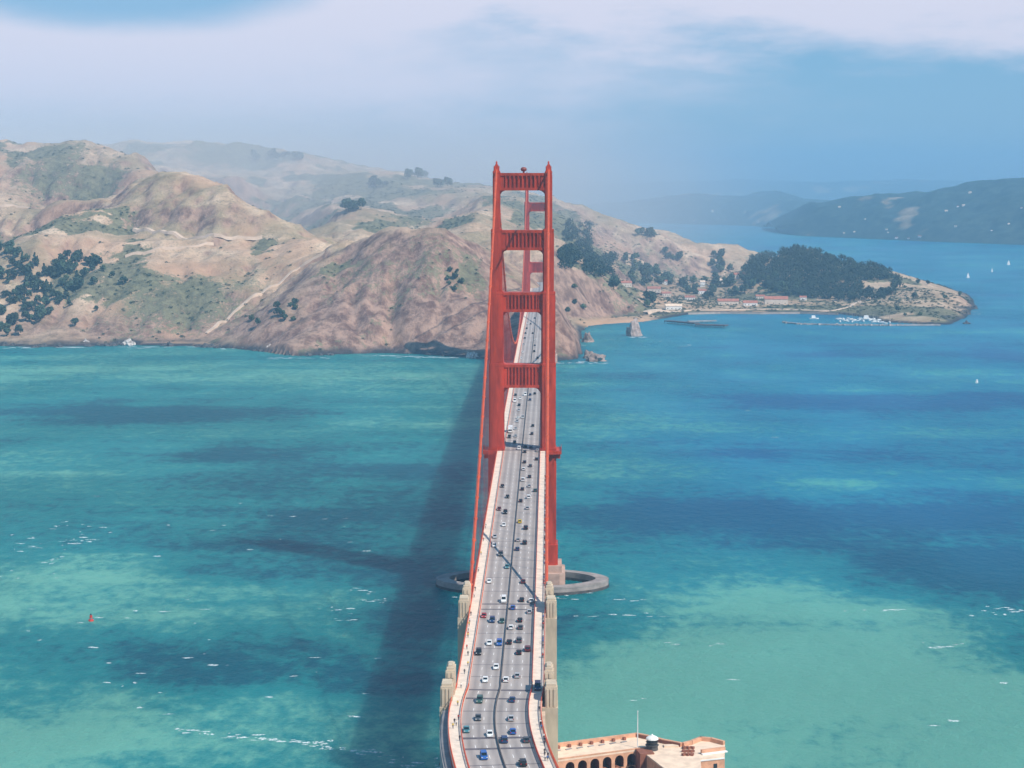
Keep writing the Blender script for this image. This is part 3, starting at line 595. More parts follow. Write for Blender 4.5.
# towers
def notched(hx_, hy_, n_):
    return [(hx_-n_, -hy_), (hx_-n_, -hy_+n_), (hx_, -hy_+n_), (hx_, hy_-n_), (hx_-n_, hy_-n_), (hx_-n_, hy_), (-hx_+n_, hy_), (-hx_+n_, hy_-n_), (-hx_, hy_-n_), (-hx_, -hy_+n_), (-hx_+n_, -hy_+n_), (-hx_+n_, -hy_)]
LEGS = [(13, 24, 5.4, 8.0), (24, 76, 4.3, 7.2), (76, 121, 3.95, 6.4), (121, 159, 3.6, 5.6), (159, 192, 2.8, 4.8), (192, 222.5, 1.85, 4.0), (222.5, 225.0, 1.5, 3.2), (225.0, 225.6, 0.9, 1.6)]
def leg_mesh():
    mb = MB()
    for i, (z0, z1, hx_, hy_) in enumerate(LEGS):
        mb.prism(notched(hx_, hy_, hx_*0.2), z0, z1)
        if 1 <= i <= 5:      # raised vertical pilasters and plate seams give the shafts their fluting
            for sgn in (-1, 1):
                mb.bx(-hx_*.42, hx_*.42, sgn*hy_-.18, sgn*hy_+.18, z0+.6, z1-2.2)
                mb.bx(sgn*hx_-.15, sgn*hx_+.15, -hy_*.4, hy_*.4, z0+.6, z1-2.2)
            mb.prism(notched(hx_+.14, hy_+.14, hx_*0.2), z1-1.3, z1-.5)
            z = z0+6
            while z < z1-4: mb.prism(notched(hx_+.05, hy_+.05, hx_*.2), z, z+.22); z += 6.2
    return mb.mesh('leg', ORANGE)
LEGM = leg_mesh()
STRUTS = [(212.2, 221.4, 192), (180.8, 191.4, 159), (148.2, 158.6, 121), (108.0, 120.4, 76)]
def fillet(mb, x, z, r, sx_, sz_, y0, y1, mi=0):
    K = 6; pts = [(x, z)]
    for k in range(K+1):
        a = math.pi/2*k/K; pts.append((x+sx_*r*(1-math.sin(a)), z+sz_*r*(1-math.cos(a))))
    mb.prism(pts, y0, y1, mi, 'y')
def strut_mesh(i):
    z0, z1, zb = STRUTS[i]; mb = MB(); hw = 13.7-LEGS[5-i][2]+.35; hwb = 13.7-LEGS[5-i][2]; hy_ = [2.6, 3.1, 3.6, 4.2][i]
    mb.bx(-hw, hw, -hy_, hy_, z0, z1)
    for sgn in (-1, 1):
        f0 = sgn*hy_; g = sgn*.9
        mb.bx(-hwb, hwb, min(f0, f0+g), max(f0, f0+g), z1-1.5, z1-.02); mb.bx(-hwb, hwb, min(f0, f0+g), max(f0, f0+g), z0+.02, z0+1.5)
        nr = 9; span = hw*0.72
        for k in range(nr):
            x = -span+2*span*k/(nr-1); mb.bx(x-.36, x+.36, min(f0, f0+g*.9), max(f0, f0+g*.9), z0+1.5, z1-1.5)
        for q in (-1, 1): mb.bx(q*span*1.1-(0 if q > 0 else hwb-span*1.1), q*span*1.1+(hwb-span*1.1 if q > 0 else 0), min(f0, f0+g*.5), max(f0, f0+g*.5), z0+1.5, z1-1.5)
    for q in (-1, 1):
        fillet(mb, q*(hwb+.1), z0+.01, 3.4 if i < 3 else 4.2, -q, -1, -hy_*.9, hy_*.9)
        if i > 0: hu = 13.7-LEGS[6-i][2]; fillet(mb, q*(hu+.1), z1-.01, 2.0, -q, 1, -hy_*.9, hy_*.9)
    return mb.mesh('strut', ORANGE)
SM = [strut_mesh(i) for i in range(4)]
SADDLE = MB(); SADDLE.lathe([(.9, 0), (1.0, .5), (.55, .7), (.55, 1.6), (.75, 1.7), (.6, 2.2), (.15, 2.9)], (0, 0, 0), 10)
SADM = SADDLE.mesh('tower_beacon', ORANGE)
DOME = MB().lathe([(.5, 0), (.5, .8), (1.3, 1.1), (1.7, 1.9), (1.3, 2.7), (.4, 3.1)], (0, 0, 0), 12).mesh('radar_dome', pbr('dark_red_housing', (0.22, 0.05, 0.04), 0.6, 0.2, 1))
def platform_mesh():
    mb = MB()
    mb.bx(4.35, 7.2, -8.5, 8.5, -1.6, .2); mb.bx(-.6, 4.35, -9.6, -7.3, -1.6, .2); mb.bx(-.6, 4.35, 7.3, 9.6, -1.6, .2)
    mb.bx(7.0, 7.2, -8.5, 8.5, .9, 1.5); mb.bx(7.0, 7.2, -8.5, 8.5, .35, .5)
    for k in range(12): mb.bx(7.02, 7.18, -8.4+k*1.5, -8.1+k*1.5, .2, 1.4)
    mb.bx(4.4, 6.6, -6, 6, -4.2, -1.6); return mb.mesh('walkway_platform', ORANGE)
PLATM = platform_mesh()
def brace_mesh():
    mb = MB()
    for z0, z1 in ((14, 40), (41, 66)):
        for s in (-1, 1):
            mb.beam((-s*9.5, -2.5, z0), (s*9.5, -2.5, z1), 1.6, 1.6); mb.beam((-s*9.5, 2.5, z0), (s*9.5, 2.5, z1), 1.6, 1.6)
    mb.bx(-9.3, 9.3, -3.2, 3.2, 39.2, 41.8); mb.bx(-9.3, 9.3, -3.2, 3.2, 63, 66)
    return mb.mesh('cross_brace', ORANGE)
BRM = brace_mesh()
PIER = MB(); PIER.prism([(-23, -11), (-20, -14), (20, -14), (23, -11), (23, 11), (20, 14), (-20, 14), (-23, 11)], -14, 9.5)
for s in (-1, 1): PIER.bx(s*13.7-7.5, s*13.7+7.5, -10.5, 10.5, 9.5, 13)
PIERM = PIER.mesh('pier', pbr('pink_grey_pier_concrete', (0.46, 0.31, 0.25), 0.85, 0.2, 0.2))
def tower(y):
    t_ = empty('tower', (0, y, 0), 0, bridge)
    for s in (-1, 1):
        link('leg', LEGM, t_, (s*13.7, 0, 0)); link('tower_beacon', SADM, t_, (s*13.7, 0, 225.5)).scale = (.75, .75, .75)
        p = link('walkway_platform', PLATM, t_, (s*13.7, 0, ZD(y))); p.rotation_euler = (0, 0, 0 if s > 0 else math.pi)
    for i in range(4): link('strut', SM[i], t_)
    link('cross_brace', BRM, t_); link('pier', PIERM, t_); link('radar_dome', DOME, t_, (0.6, 0, 221.4))
    return t_
tower(0)['label'] = 'near tower of the bridge, standing inside a concrete ring'
tower(1280)['label'] = 'far tower of the bridge, faded by haze'

# main cables with bands, and the suspender ropes
def zc(y):
    if 0 <= y <= 1280: return 82+142.6*((y-640)/640)**2
    u = -y if y < 0 else y-1280; zend = 69.5
    return 224.6+(zend-224.6)*u/343-4*10.4*(u/343)*(1-u/343)
SPY = [15.24*k for k in range(1, 84)]+[-15.24*k for k in range(1, 23)]+[1280+15.24*k for k in range(1, 23)]
for s in (-1, 1):
    mb = MB(); pts = [(s*13.7, -343+343*k/24, zc(-343+343*k/24)) for k in range(24)]+[(s*13.7, 1280*k/72, zc(1280*k/72)) for k in range(73)]+[(s*13.7, 1280+343*k/24, zc(1280+343*k/24)) for k in range(1, 25)]
    mb.tube([Vector((s*13.7, -352, 66))]+[Vector(p) for p in pts], .5, 8)
    for y in SPY: mb.tube([(s*13.7, y-.5, zc(y-.5)), (s*13.7, y+.5, zc(y+.5))], .74, 8)
    for q in (-.55, .55): mb.tube([Vector((p[0]+q, p[1], p[2]+1.15)) for p in pts], .06, 3, cap=False)
    mb.build('main_cable', ORANGE_RAIL, bridge, True)
def rope(mb, x, y):
    z0, z1 = ZD(y)-.6, zc(y)
    if z1-z0 > 1:
        for a, b_ in ((-.3, -.3), (.3, -.3), (-.3, .3), (.3, .3)): mb.tube([(x+a, y+b_, z0), (x+a, y+b_, z1)], .05, 4, cap=False)
        return True
ps = sorted([(y, s) for y in SPY for s in (-1, 1)])
for i, (y, s) in enumerate(ps[:100]):
    mb = MB()
    if rope(mb, s*13.7, y): mb.build('suspender', ORANGE, bridge)
mb = MB()
for y, s in ps[100:]: rope(mb, s*13.7, y)
tag(mb.build('suspender_ropes', ORANGE, bridge), 'many thin suspender ropes along the far half', None, None, 'stuff')

# concrete pylons
def pylon(y, base, name='pylon'):
    for s in (-1, 1):
        p = empty(name, (s*15.0, y, 0), 0, bridge)
        z = ZD(y); mb = MB()
        mb.bx(-2.3, 2.4, -8.2, 8.2, base, z-1.5) if s > 0 else mb.bx(-2.4, 2.3, -8.2, 8.2, base, z-1.5)
        mb.bx(-1.4*s, 2.1*s, -7.6, -1.2, z-1.5, z+4.6); mb.bx(-1.7*s, 1.0*s, -.6, 7.4, z-1.5, z+7.6)
        mb.build('shaft', CONC, p)
        mb = MB(); mb.bx(-1.1*s, 1.8*s, -7.2, -1.6, z+4.6, z+5.4); mb.bx(-1.4*s, .7*s, -.2, 7.0, z+7.6, z+8.4); mb.bx(-1.0*s, .3*s, .8, 5.8, z+8.4, z+8.9)
        mb.build('cap', CONC, p)
        mb = MB()
        for q in (-6.2, -4.4, -2.6): mb.bx(2.1*s, 2.3*s, q-.45, q+.45, z-14, z+3.8)
        for q in (1.2, 3.4, 5.6): mb.bx(1.0*s, 1.25*s, q-.5, q+.5, z-1.4, z+6.8)
        for x in (-.7, .35, 1.4): mb.bx(x*s-.3, x*s+.3, -7.85, -7.6, z-1.4, z+4.0)
        for x in (-1.1, .1): mb.bx(x*s-.35, x*s+.35, -.85, -.6, z+5.4, z+7.0)
        mb.build('fluting', CONC, p)
    mb = MB(); z = ZD(y); mb.bx(-12.5, 12.5, -6.5+y, 6.5+y, base, z-9.2); mb.build('pylon_base', CONC, bridge)
pylon(-349, 0.0); pylon(-459, 0.0); pylon(1630, 30.0)
# steel arch between the two southern pylons
mb = MB()
for s in (-1, 1):
    K = 12; arc = [(s*11.5, -357-94*k/K, 18+38*math.sin(math.pi*k/K)) for k in range(K+1)]
    for a, b_ in zip(arc[:-1], arc[1:]): mb.beam(a, b_, 1.6, 2.4); 
    for a in arc[1:-1]: mb.beam((a[0], a[1], a[2]+1.3), (a[0], a[1], 64), .7)
for k in range(1, 12): a = -357-94*k/12; mb.beam((-11, a, 18+38*math.sin(math.pi*k/12)), (11, a, 18+38*math.sin(math.pi*k/12)), .8)
mb.build('steel_arch', ORANGE, bridge)
# anchorage walls below the curving southern viaduct
sweep(rect(-15.6, -10.5, -60, -1.7), [-470-6*k for k in range(0, 16)]).build('anchorage_wall', CONC_GREY, bridge)
sweep(rect(10.5, 14.4, -60, -1.7), [-470-6*k for k in range(0, 16)]).build('anchorage_wall', CONC, bridge)

# the concrete fender ring around the near pier
mb = MB(); K = 64; ro_, ri = [], []
for k in range(K):
    a = 2*math.pi*k/K; ca, sa = math.cos(a), math.sin(a)
    e = lambda A_x, B_y: (math.copysign(abs(ca)**0.9, ca)*A_x, math.copysign(abs(sa)**1.15, sa)*B_y)
    ro_.append(e(46.5, 25.5)); ri.append(e(39.5, 20.5))
P = [(x, y, z) for ring, z in ((ro_, -14), (ro_, 4.5), (ri, 4.5), (ri, -14)) for x, y in ring]
mb.add(P, [(j*K+k, j*K+(k+1) % K, ((j+1) % 4)*K+(k+1) % K, ((j+1) % 4)*K+k) for j in range(4) for k in range(K)])
P = [(x*1.004, y*1.006, z) for z in (3.5, 4.2) for x, y in ro_]
mb.add(P, [(k, (k+1) % K, K+(k+1) % K, K+k) for k in range(K)])
o = mb.build('pier_fender', pbr('fender_concrete', (0.29, 0.25, 0.235), 0.85, 0.3, 0.15)); tb_ = MB(); P = [(x*1.006, y*1.009, z) for z in (-3, 1.5) for x, y in ro_]+[(x*.994, y*.99, z) for z in (-3, 1.5) for x, y in ri]
tb_.add(P, [(q+k, q+(k+1) % K, q+K+(k+1) % K, q+K+k) for q in (0, 2*K) for k in range(K)]); tb_.build('tide_band', ROCKD, o)
tag(o, 'oval grey concrete ring in the water around the near tower', 'pier fender')

# ------------------------------------------------------------------ vehicles
def car_meshes(kind):
    L, W, Hh = {'car': (2.3, .9, 1.45), 'suv': (2.4, .97, 1.8), 'van': (2.7, 1.0, 2.3), 'truck': (5.2, 1.25, 3.4)}[kind]
    body = MB(); win = MB()
    if kind == 'truck':
        body.bx(-W, W, -L, L-2.3, .75, Hh); body.box((0, L-1.0, 1.5), (W*.95, 1.0, .85), 0, 0, (.95, .85)); body.bx(-.5, .5, -L+.2, L-.4, .45, .75)
        win.box((0, L-.35, 1.85), (W*.82, .42, .36), 0, 0, (.95, .8))
        ax = (L-1.2, -L+1.6)
    else:
        sh = Hh*.56; prof = [(-L, .32), (-L, sh*.95), (-L*.94, sh), (L*.42, sh), (L*.93, sh*.82), (L, sh*.62), (L, .32)]
        if kind == 'van': prof = [(-L, .35), (-L, sh), (L*.55, sh), (L*.95, sh*.85), (L, sh*.6), (L, .35)]
        body.prism([(p[0], p[1]) for p in prof], -W, W, 0, 'x')
        r0, r1, f1, f0 = {'car': (-.80, -.46, .10, .42), 'suv': (-.97, -.88, .12, .42), 'van': (-.98, -.95, .40, .60)}[kind]
        win.prism([(L*r0, sh), (L*r1, Hh-.07), (L*f1, Hh-.07), (L*f0, sh)], -W*.86, W*.86, 0, 'x')
        body.prism([(L*r1-.06, Hh-.10), (L*r1, Hh), (L*f1, Hh), (L*f1+.08, Hh-.10)], -W*.84, W*.84, 0, 'x')
        for q in (-1, 1):
            body.beam((q*W*.85, L*f0, sh-.02), (q*W*.84, L*f1+.04, Hh-.05), .10); body.beam((q*W*.85, L*r0, sh-.02), (q*W*.84, L*r1-.04, Hh-.05), .12); body.beam((q*W*.87, L*(r1+f1)/2, sh), (q*W*.85, L*(r1+f1)/2, Hh-.05), .10)
            body.bx(q*W, q*(W+.16), L*.28, L*.28+.2, sh-.02, sh+.14)
        ax = (L*.6, -L*.6)
    R = .5 if kind == 'truck' else .34
    wheel = MB().prism([(R*math.cos(2*math.pi*k/14), R*math.sin(2*math.pi*k/14)) for k in range(14)], -.11, .11, 0, 'x')
    wheel.prism([(R*.6*math.cos(2*math.pi*k/10), R*.6*math.sin(2*math.pi*k/10)) for k in range(10)], -.12, .12, 1, 'x')
    hl = MB().box((0, 0, 0), (.2, .05, .09)); tl = MB().box((0, 0, 0), (.16, .05, .12))
    bb = {}
    d = dict(body=body.mesh(kind+'_body', WHITE), window=win.mesh(kind+'_window', GLASS), wheel=wheel.mesh(kind+'_wheel', [DARK, pbr('wheel_rim_metal', (.35, .35, .36), .4, .1, 2, .8)]),
             headlight=hl.mesh(kind+'_headlight', pbr('lamp_lens', (.7, .7, .68), .15, .1, 2)), taillight=tl.mesh(kind+'_taillight', pbr('tail_lens', (.35, .02, .02), .2, .1, 2)),
             ax=ax, W=W, L=L, R=R, sh=.78 if kind == 'car' else (1.25 if kind == 'truck' else .95))
    one = MB(); one.v = body.v+win.v; one.f = body.f+[tuple(i+len(body.v) for i in q) for q in win.f]; one.m = [0]*len(body.f)+[1]*len(win.f)
    for y in ax:
        for q in (-1, 1): one.prism([(y+R*math.cos(2*math.pi*k/8), R+R*math.sin(2*math.pi*k/8)) for k in range(8)], q*(W-.2), q*(W+.01), 2, 'x')
    d['one'] = one.mesh(kind+'_small', [WHITE, GLASS, DARK])
    return d
CARM = {k: car_meshes(k) for k in ('car', 'suv', 'van', 'truck')}
PAINT = {k: pbr(k.replace(' ', '_')+'_car_paint', c_, .25, .06, 1.5, spec=.5) for k, c_ in {
    'white': (.75, .75, .75), 'black': (.014, .014, .016), 'silver': (.40, .41, .43), 'dark grey': (.07, .075, .085), 'blue': (.03, .11, .36), 'dark blue': (.02, .05, .13), 'red': (.34, .03, .03), 'maroon': (.11, .02, .025), 'yellow': (.62, .46, .03), 'dark green': (.035, .09, .075), 'teal': (.06, .19, .22)}.items()}
CARS = []
def cz(pre, zf, ox, oy, lst):
    for zx, zy, colr, kd in lst: CARS.append((zx/zf+ox, zy/zf+oy, colr, kd))
cz('near', 3.2, 420, 600, [(205, 50, 'red', 'car'), (230, 65, 'dark blue', 'suv'), (255, 67, 'dark green', 'car'), (222, 137, 'white', 'car'), (250, 138, 'blue', 'suv'), (188, 168, 'black', 'suv'), (237, 214, 'white', 'car'), (204, 255, 'white', 'car'), (200, 321, 'dark green', 'suv'), (196, 376, 'dark grey', 'car'), (164, 413, 'teal', 'car'), (224, 428, 'white', 'car'), (213, 498, 'blue', 'suv'),
    (294, 24, 'blue', 'car'), (338, 37, 'silver', 'car'), (312, 64, 'black', 'car'), (285, 87, 'white', 'car'), (321, 87, 'dark grey', 'car'), (309, 129, 'dark grey', 'suv'), (280, 134, 'black', 'car'), (302, 167, 'black', 'car'), (338, 157, 'maroon', 'suv'), (302, 241, 'silver', 'car'), (271, 254, 'white', 'car'), (297, 318, 'dark blue', 'car'), (292, 378, 'silver', 'car'), (297, 421, 'blue', 'car'), (272, 448, 'dark blue', 'suv'), (338, 449, 'dark grey', 'car'), (330, 524, 'black', 'suv')])
cz('mid', 4.52, 420, 450, [(370, 163, 'black', 'car'), (391, 211, 'black', 'car'), (354, 266, 'maroon', 'car'), (386, 282, 'black', 'suv'), (374, 338, 'white', 'car'), (335, 391, 'silver', 'car'), (335, 430, 'white', 'car'), (358, 471, 'dark grey', 'suv'), (383, 527, 'teal', 'car'), (311, 593, 'white', 'car'), (363, 680, 'white', 'van'),
    (518, 41, 'black', 'car'), (466, 54, 'black', 'car'), (490, 71, 'dark grey', 'car'), (468, 86, 'white', 'car'), (486, 120, 'black', 'car'), (463, 135, 'white', 'suv'), (487, 162, 'silver', 'car'), (455, 176, 'black', 'car'), (512, 182, 'dark green', 'car'), (484, 213, 'white', 'suv'), (449, 229, 'black', 'car'), (476, 262, 'silver', 'car'), (443, 323, 'yellow', 'car'), (472, 352, 'black', 'suv'), (437, 406, 'silver', 'car'), (487, 419, 'black', 'suv'), (430, 447, 'dark blue', 'car'), (473, 594, 'maroon', 'car'), (445, 676, 'black', 'car'), (485, 680, 'white', 'car')])
cz('tower', 6.98, 470, 380, [(320, 104, 'black', 'car'), (378, 104, 'white', 'van'), (350, 127, 'white', 'car'), (310, 148, 'white', 'van'), (335, 174, 'black', 'car'), (330, 210, 'silver', 'car'), (320, 264, 'white', 'car'), (363, 260, 'silver', 'suv'), (322, 287, 'silver', 'car'), (313, 340, 'silver', 'car'), (280, 358, 'white', 'truck'), (268, 398, 'black', 'suv'), (310, 390, 'silver', 'car'), (300, 433, 'black', 'car'), (333, 478, 'white', 'suv'),
    (415, 102, 'dark blue', 'car'), (412, 137, 'dark blue', 'car'), (448, 94, 'black', 'car'), (425, 318, 'black', 'car'), (422, 374, 'black', 'car'), (380, 463, 'black', 'car'), (422, 468, 'dark blue', 'car'), (456, 492, 'silver', 'car'), (378, 500, 'black', 'car')])
cz('far', 4.515, 460, 300, [(291, 150, 'black', 'car'), (283, 200, 'silver', 'car'), (290, 235, 'white', 'car'), (283, 262, 'white', 'car'), (300, 105, 'white', 'car'), (300, 172, 'dark grey', 'car'), (306, 128, 'black', 'car'), (323, 108, 'dark grey', 'car'), (327, 150, 'black', 'car'), (333, 205, 'dark grey', 'car'), (336, 232, 'black', 'suv'), (349, 262, 'black', 'suv'), (340, 180, 'white', 'car'), (334, 82, 'black', 'car')])
place = []
for px, py, colr, kd in CARS:
    z = 66.0
    for _ in range(6): p = at(px, py, z=z+.5); z = ZD(p.y)
    p, side = at(px, py, z=z+.5), None
    st, r = station(p.y); lat_ = (p-st).dot(r)
    side = 'left' if lat_ < 0 else 'right'
    lanes = [-7.95, -4.75, -1.65] if lat_ < 0 else [1.65, 4.75, 7.95]
    ln = min(lanes, key=lambda q: abs(q-lat_)); q = st+r*(ln+random.uniform(-.25, .25)); place.append([q.x, q.y, st.z, colr, kd, side, math.atan2(r.y, r.x)])
# keep cars in one lane from touching
place.sort(key=lambda a: a[1])
for i in range(len(place)):
    for j in range(i):
        a, b2 = place[j], place[i]; mn = 11.5 if 'truck' in (a[4], b2[4]) else 7.0
        if abs(a[0]-b2[0]) < 2.2 and abs(a[1]-b2[1]) < mn: b2[1] = a[1]+mn
KN = {'car': 'car', 'suv': 'tall car', 'van': 'van', 'truck': 'box truck'}
ORD = ['first', 'second', 'third', 'fourth', 'fifth', 'sixth', 'seventh', 'eighth', 'ninth', 'tenth', 'eleventh', 'twelfth', 'thirteenth', 'fourteenth', 'fifteenth', 'sixteenth', 'seventeenth', 'eighteenth', 'nineteenth', 'twentieth']
tot = {}; cnt = {}
for c_ in place: tot[(c_[3], c_[4], c_[5])] = tot.get((c_[3], c_[4], c_[5]), 0)+1
protos = {}
for x, y, z, colr, kd, side, rz in place:
    key = (colr, kd, side); cnt[key] = cnt.get(key, 0)+1
    lab = f'only {colr} {KN[kd]} on the {side} roadway of the bridge' if tot[key] == 1 else f'{colr} {KN[kd]} on the {side} bridge roadway, {ORD[cnt[key]-1]} such from the near end'
    nm = {'car': 'car', 'suv': 'car', 'van': 'van', 'truck': 'box_truck'}[kd]; cat = {'car': 'car', 'suv': 'car', 'van': 'van', 'truck': 'truck'}[kd]
    D = CARM[kd]; rot = rz+(math.pi if side == 'left' else 0)
    grp = f'traffic on the {side} bridge roadway'
    if y > 60 and kd != 'truck':
        o = link(nm, D['one'], None, (x, y, z+.01)); o.rotation_euler = (0, 0, rot)
        o.material_slots[0].link = 'OBJECT'; o.material_slots[0].material = PAINT[colr]
    else:
        if kd not in protos:
            o = empty(nm); link('body', D['body'], o); link('window', D['window'], o)
            for ya in D['ax']:
                for q in (-1, 1): link('wheel', D['wheel'], o, (q*(D['W']-.11), ya, D['R']))
            for q in (-1, 1): link('headlight', D['headlight'], o, (q*D['W']*.72, D['L'], D['sh']*.9)); link('taillight', D['taillight'], o, (q*D['W']*.78, -D['L'], D['sh']))
            protos[kd] = o
        else: o = copy_tree(protos[kd])
        o.location = (x, y, z+.01); o.rotation_euler = (0, 0, rot)
        for ch in o.children:
            if ch.name.startswith('body'): ch.material_slots[0].link = 'OBJECT'; ch.material_slots[0].material = PAINT[colr]
    if kd != 'truck': o.scale = (.93, .93, .95)
    tag(o, lab, cat, grp)
# maintenance truck parked on the right sidewalk beside the nearer pylon
o = copy_tree(protos['van']); o.name = 'service_van'; p = at(536, 687, z=65.3); o.location = (11.3, p.y-2, 65.23); tag(o, 'dark service van parked on the right sidewalk beside the nearer pylon', 'van'); del o['group']
for ch in o.children:
    if ch.name.startswith('body'): ch.material_slots[0].link = 'OBJECT'; ch.material_slots[0].material = PAINT['dark blue']

# ------------------------------------------------------------------ people walking on the sidewalks
def person_mesh():
    J = {'pel': (0, 0, .95, .17), 'wai': (0, .01, 1.12, .145), 'che': (0, .02, 1.36, .175), 'nec': (0, .03, 1.50, .065), 'hea': (0, .05, 1.62, .105), 'top': (0, .05, 1.70, .085),
         'lh': (-.10, 0, .88, .10), 'lk': (-.11, .14, .50, .075), 'la': (-.11, .06, .10, .05), 'lf': (-.11, .22, .05, .045), 'rh': (.10, 0, .88, .10), 'rk': (.11, -.02, .48, .075), 'ra': (.11, -.26, .12, .05), 'rf': (.11, -.12, .05, .045),
         'ls': (-.20, .02, 1.41, .07), 'le': (-.26, -.10, 1.14, .052), 'lw': (-.25, -.02, .90, .04), 'ln': (-.25, .04, .82, .035), 'rs': (.20, .02, 1.41, .07), 're': (.26, .06, 1.14, .052), 'rw': (.25, .22, .94, .04), 'rn': (.25, .28, .87, .035)}
    E = ['pel-wai', 'wai-che', 'che-nec', 'nec-hea', 'hea-top', 'pel-lh', 'lh-lk', 'lk-la', 'la-lf', 'pel-rh', 'rh-rk', 'rk-ra', 'ra-rf', 'che-ls', 'ls-le', 'le-lw', 'lw-ln', 'che-rs', 'rs-re', 're-rw', 'rw-rn']
    K = list(J); me = bpy.data.meshes.new('person_frame'); me.from_pydata([J[k][:3] for k in K], [[K.index(a) for a in e.split('-')] for e in E], [])
    o = bpy.data.objects.new('person_frame', me); COL.objects.link(o); mod = o.modifiers.new('s', 'SKIN'); o.modifiers.new('u', 'SUBSURF').levels = 1
    for i, k in enumerate(K): me.skin_vertices[0].data[i].radius = (J[k][3],)*2
    me.skin_vertices[0].data[0].use_root = True
    dg = bpy.context.evaluated_depsgraph_get(); out = bpy.data.meshes.new_from_object(o.evaluated_get(dg)); bpy.data.objects.remove(o)
    out.name = 'person_body'; out.materials.clear()
    for mt in (pbr('skin', (.45, .28, .2), .6, .1, 3), pbr('shirt', (.1, .1, .12), .9, .1, 3), pbr('trousers', (.05, .06, .09), .9, .1, 3), pbr('hair', (.03, .02, .015), .9, .1, 3)): out.materials.append(mt)
    for pg in out.polygons:
        c_ = pg.center; pg.use_smooth = True
        pg.material_index = (3 if c_.z > 1.64 or (c_.z > 1.56 and c_.y < .03) else 0) if c_.z > 1.5 else (0 if abs(c_.x) > .2 and c_.z < .95 else (1 if c_.z > .98 else (2 if c_.z > .1 else 3)))
    return out
PM = person_mesh()
CLOTH = {k: pbr(k+'_cloth', c_, .9, .15, 4) for k, c_ in {'dark': (.02, .022, .03), 'red': (.42, .04, .03), 'white': (.7, .68, .66), 'blue': (.05, .12, .3), 'yellow': (.6, .42, .05)}.items()}
rp = random.Random(11)
def walker(px, py, colr, side, where, lo=None, hi=None):
    z = 66
    for _ in range(6): p = at(px, py, z=z+1); z = ZD(p.y)
    st, r = station(p.y); l = max(lo, min(hi, (p-st).dot(r))); q = st+r*l
    o = link('person', PM, None, (q.x, q.y, st.z+.22)); o.rotation_euler = (0, 0, rp.choice([0, math.pi])+rp.uniform(-.3, .3))
    o.material_slots[1].link = 'OBJECT'; o.material_slots[1].material = CLOTH[colr]
    tag(o, f'person in {colr} top walking on the {side} sidewalk {where}', 'person', f'people on the {side} sidewalk')
for k in range(62):
    py = rp.choice([rp.uniform(462, 570), rp.uniform(470, 605), rp.uniform(612, 660), rp.uniform(700, 760)])
    wh = 'between near tower and far pylon' if py < 600 else ('between the two pylons' if py < 665 else 'below the nearer pylon')
    walker(545, py, rp.choice(['dark', 'dark', 'dark', 'blue', 'red', 'white']), 'right', wh, 10.2 + rp.uniform(0, 2.4), 12.7)
for k in range(26):
    py = rp.choice([rp.uniform(480, 600), rp.uniform(610, 655), rp.uniform(655, 740)])
    wh = 'between near tower and far pylon' if py < 600 else ('between the two pylons' if py < 665 else 'below the nearer pylon')
    walker(468, py, rp.choice(['dark', 'red', 'yellow', 'dark', 'white']), 'left', wh, -12.6, -10.2 - rp.uniform(0, 2.0))

# ------------------------------------------------------------------ the brick fort under the southern arch
fort = empty('brick_fort', tuple(at(640, 748, z=0))); tag(fort, 'salmon brick fort with arched casemates at the water below the bridge', 'fort')
F0 = Vector(fort.location)
FZ = 16.0
def fp(px, py, z=FZ): q = at(px, py, z=z)-F0; return Vector((q.x, q.y, 0))
pa, pb = fp(540, 748.6), fp(636, 736); ia, ib = fp(540, 762.5), fp(637, 747.5)
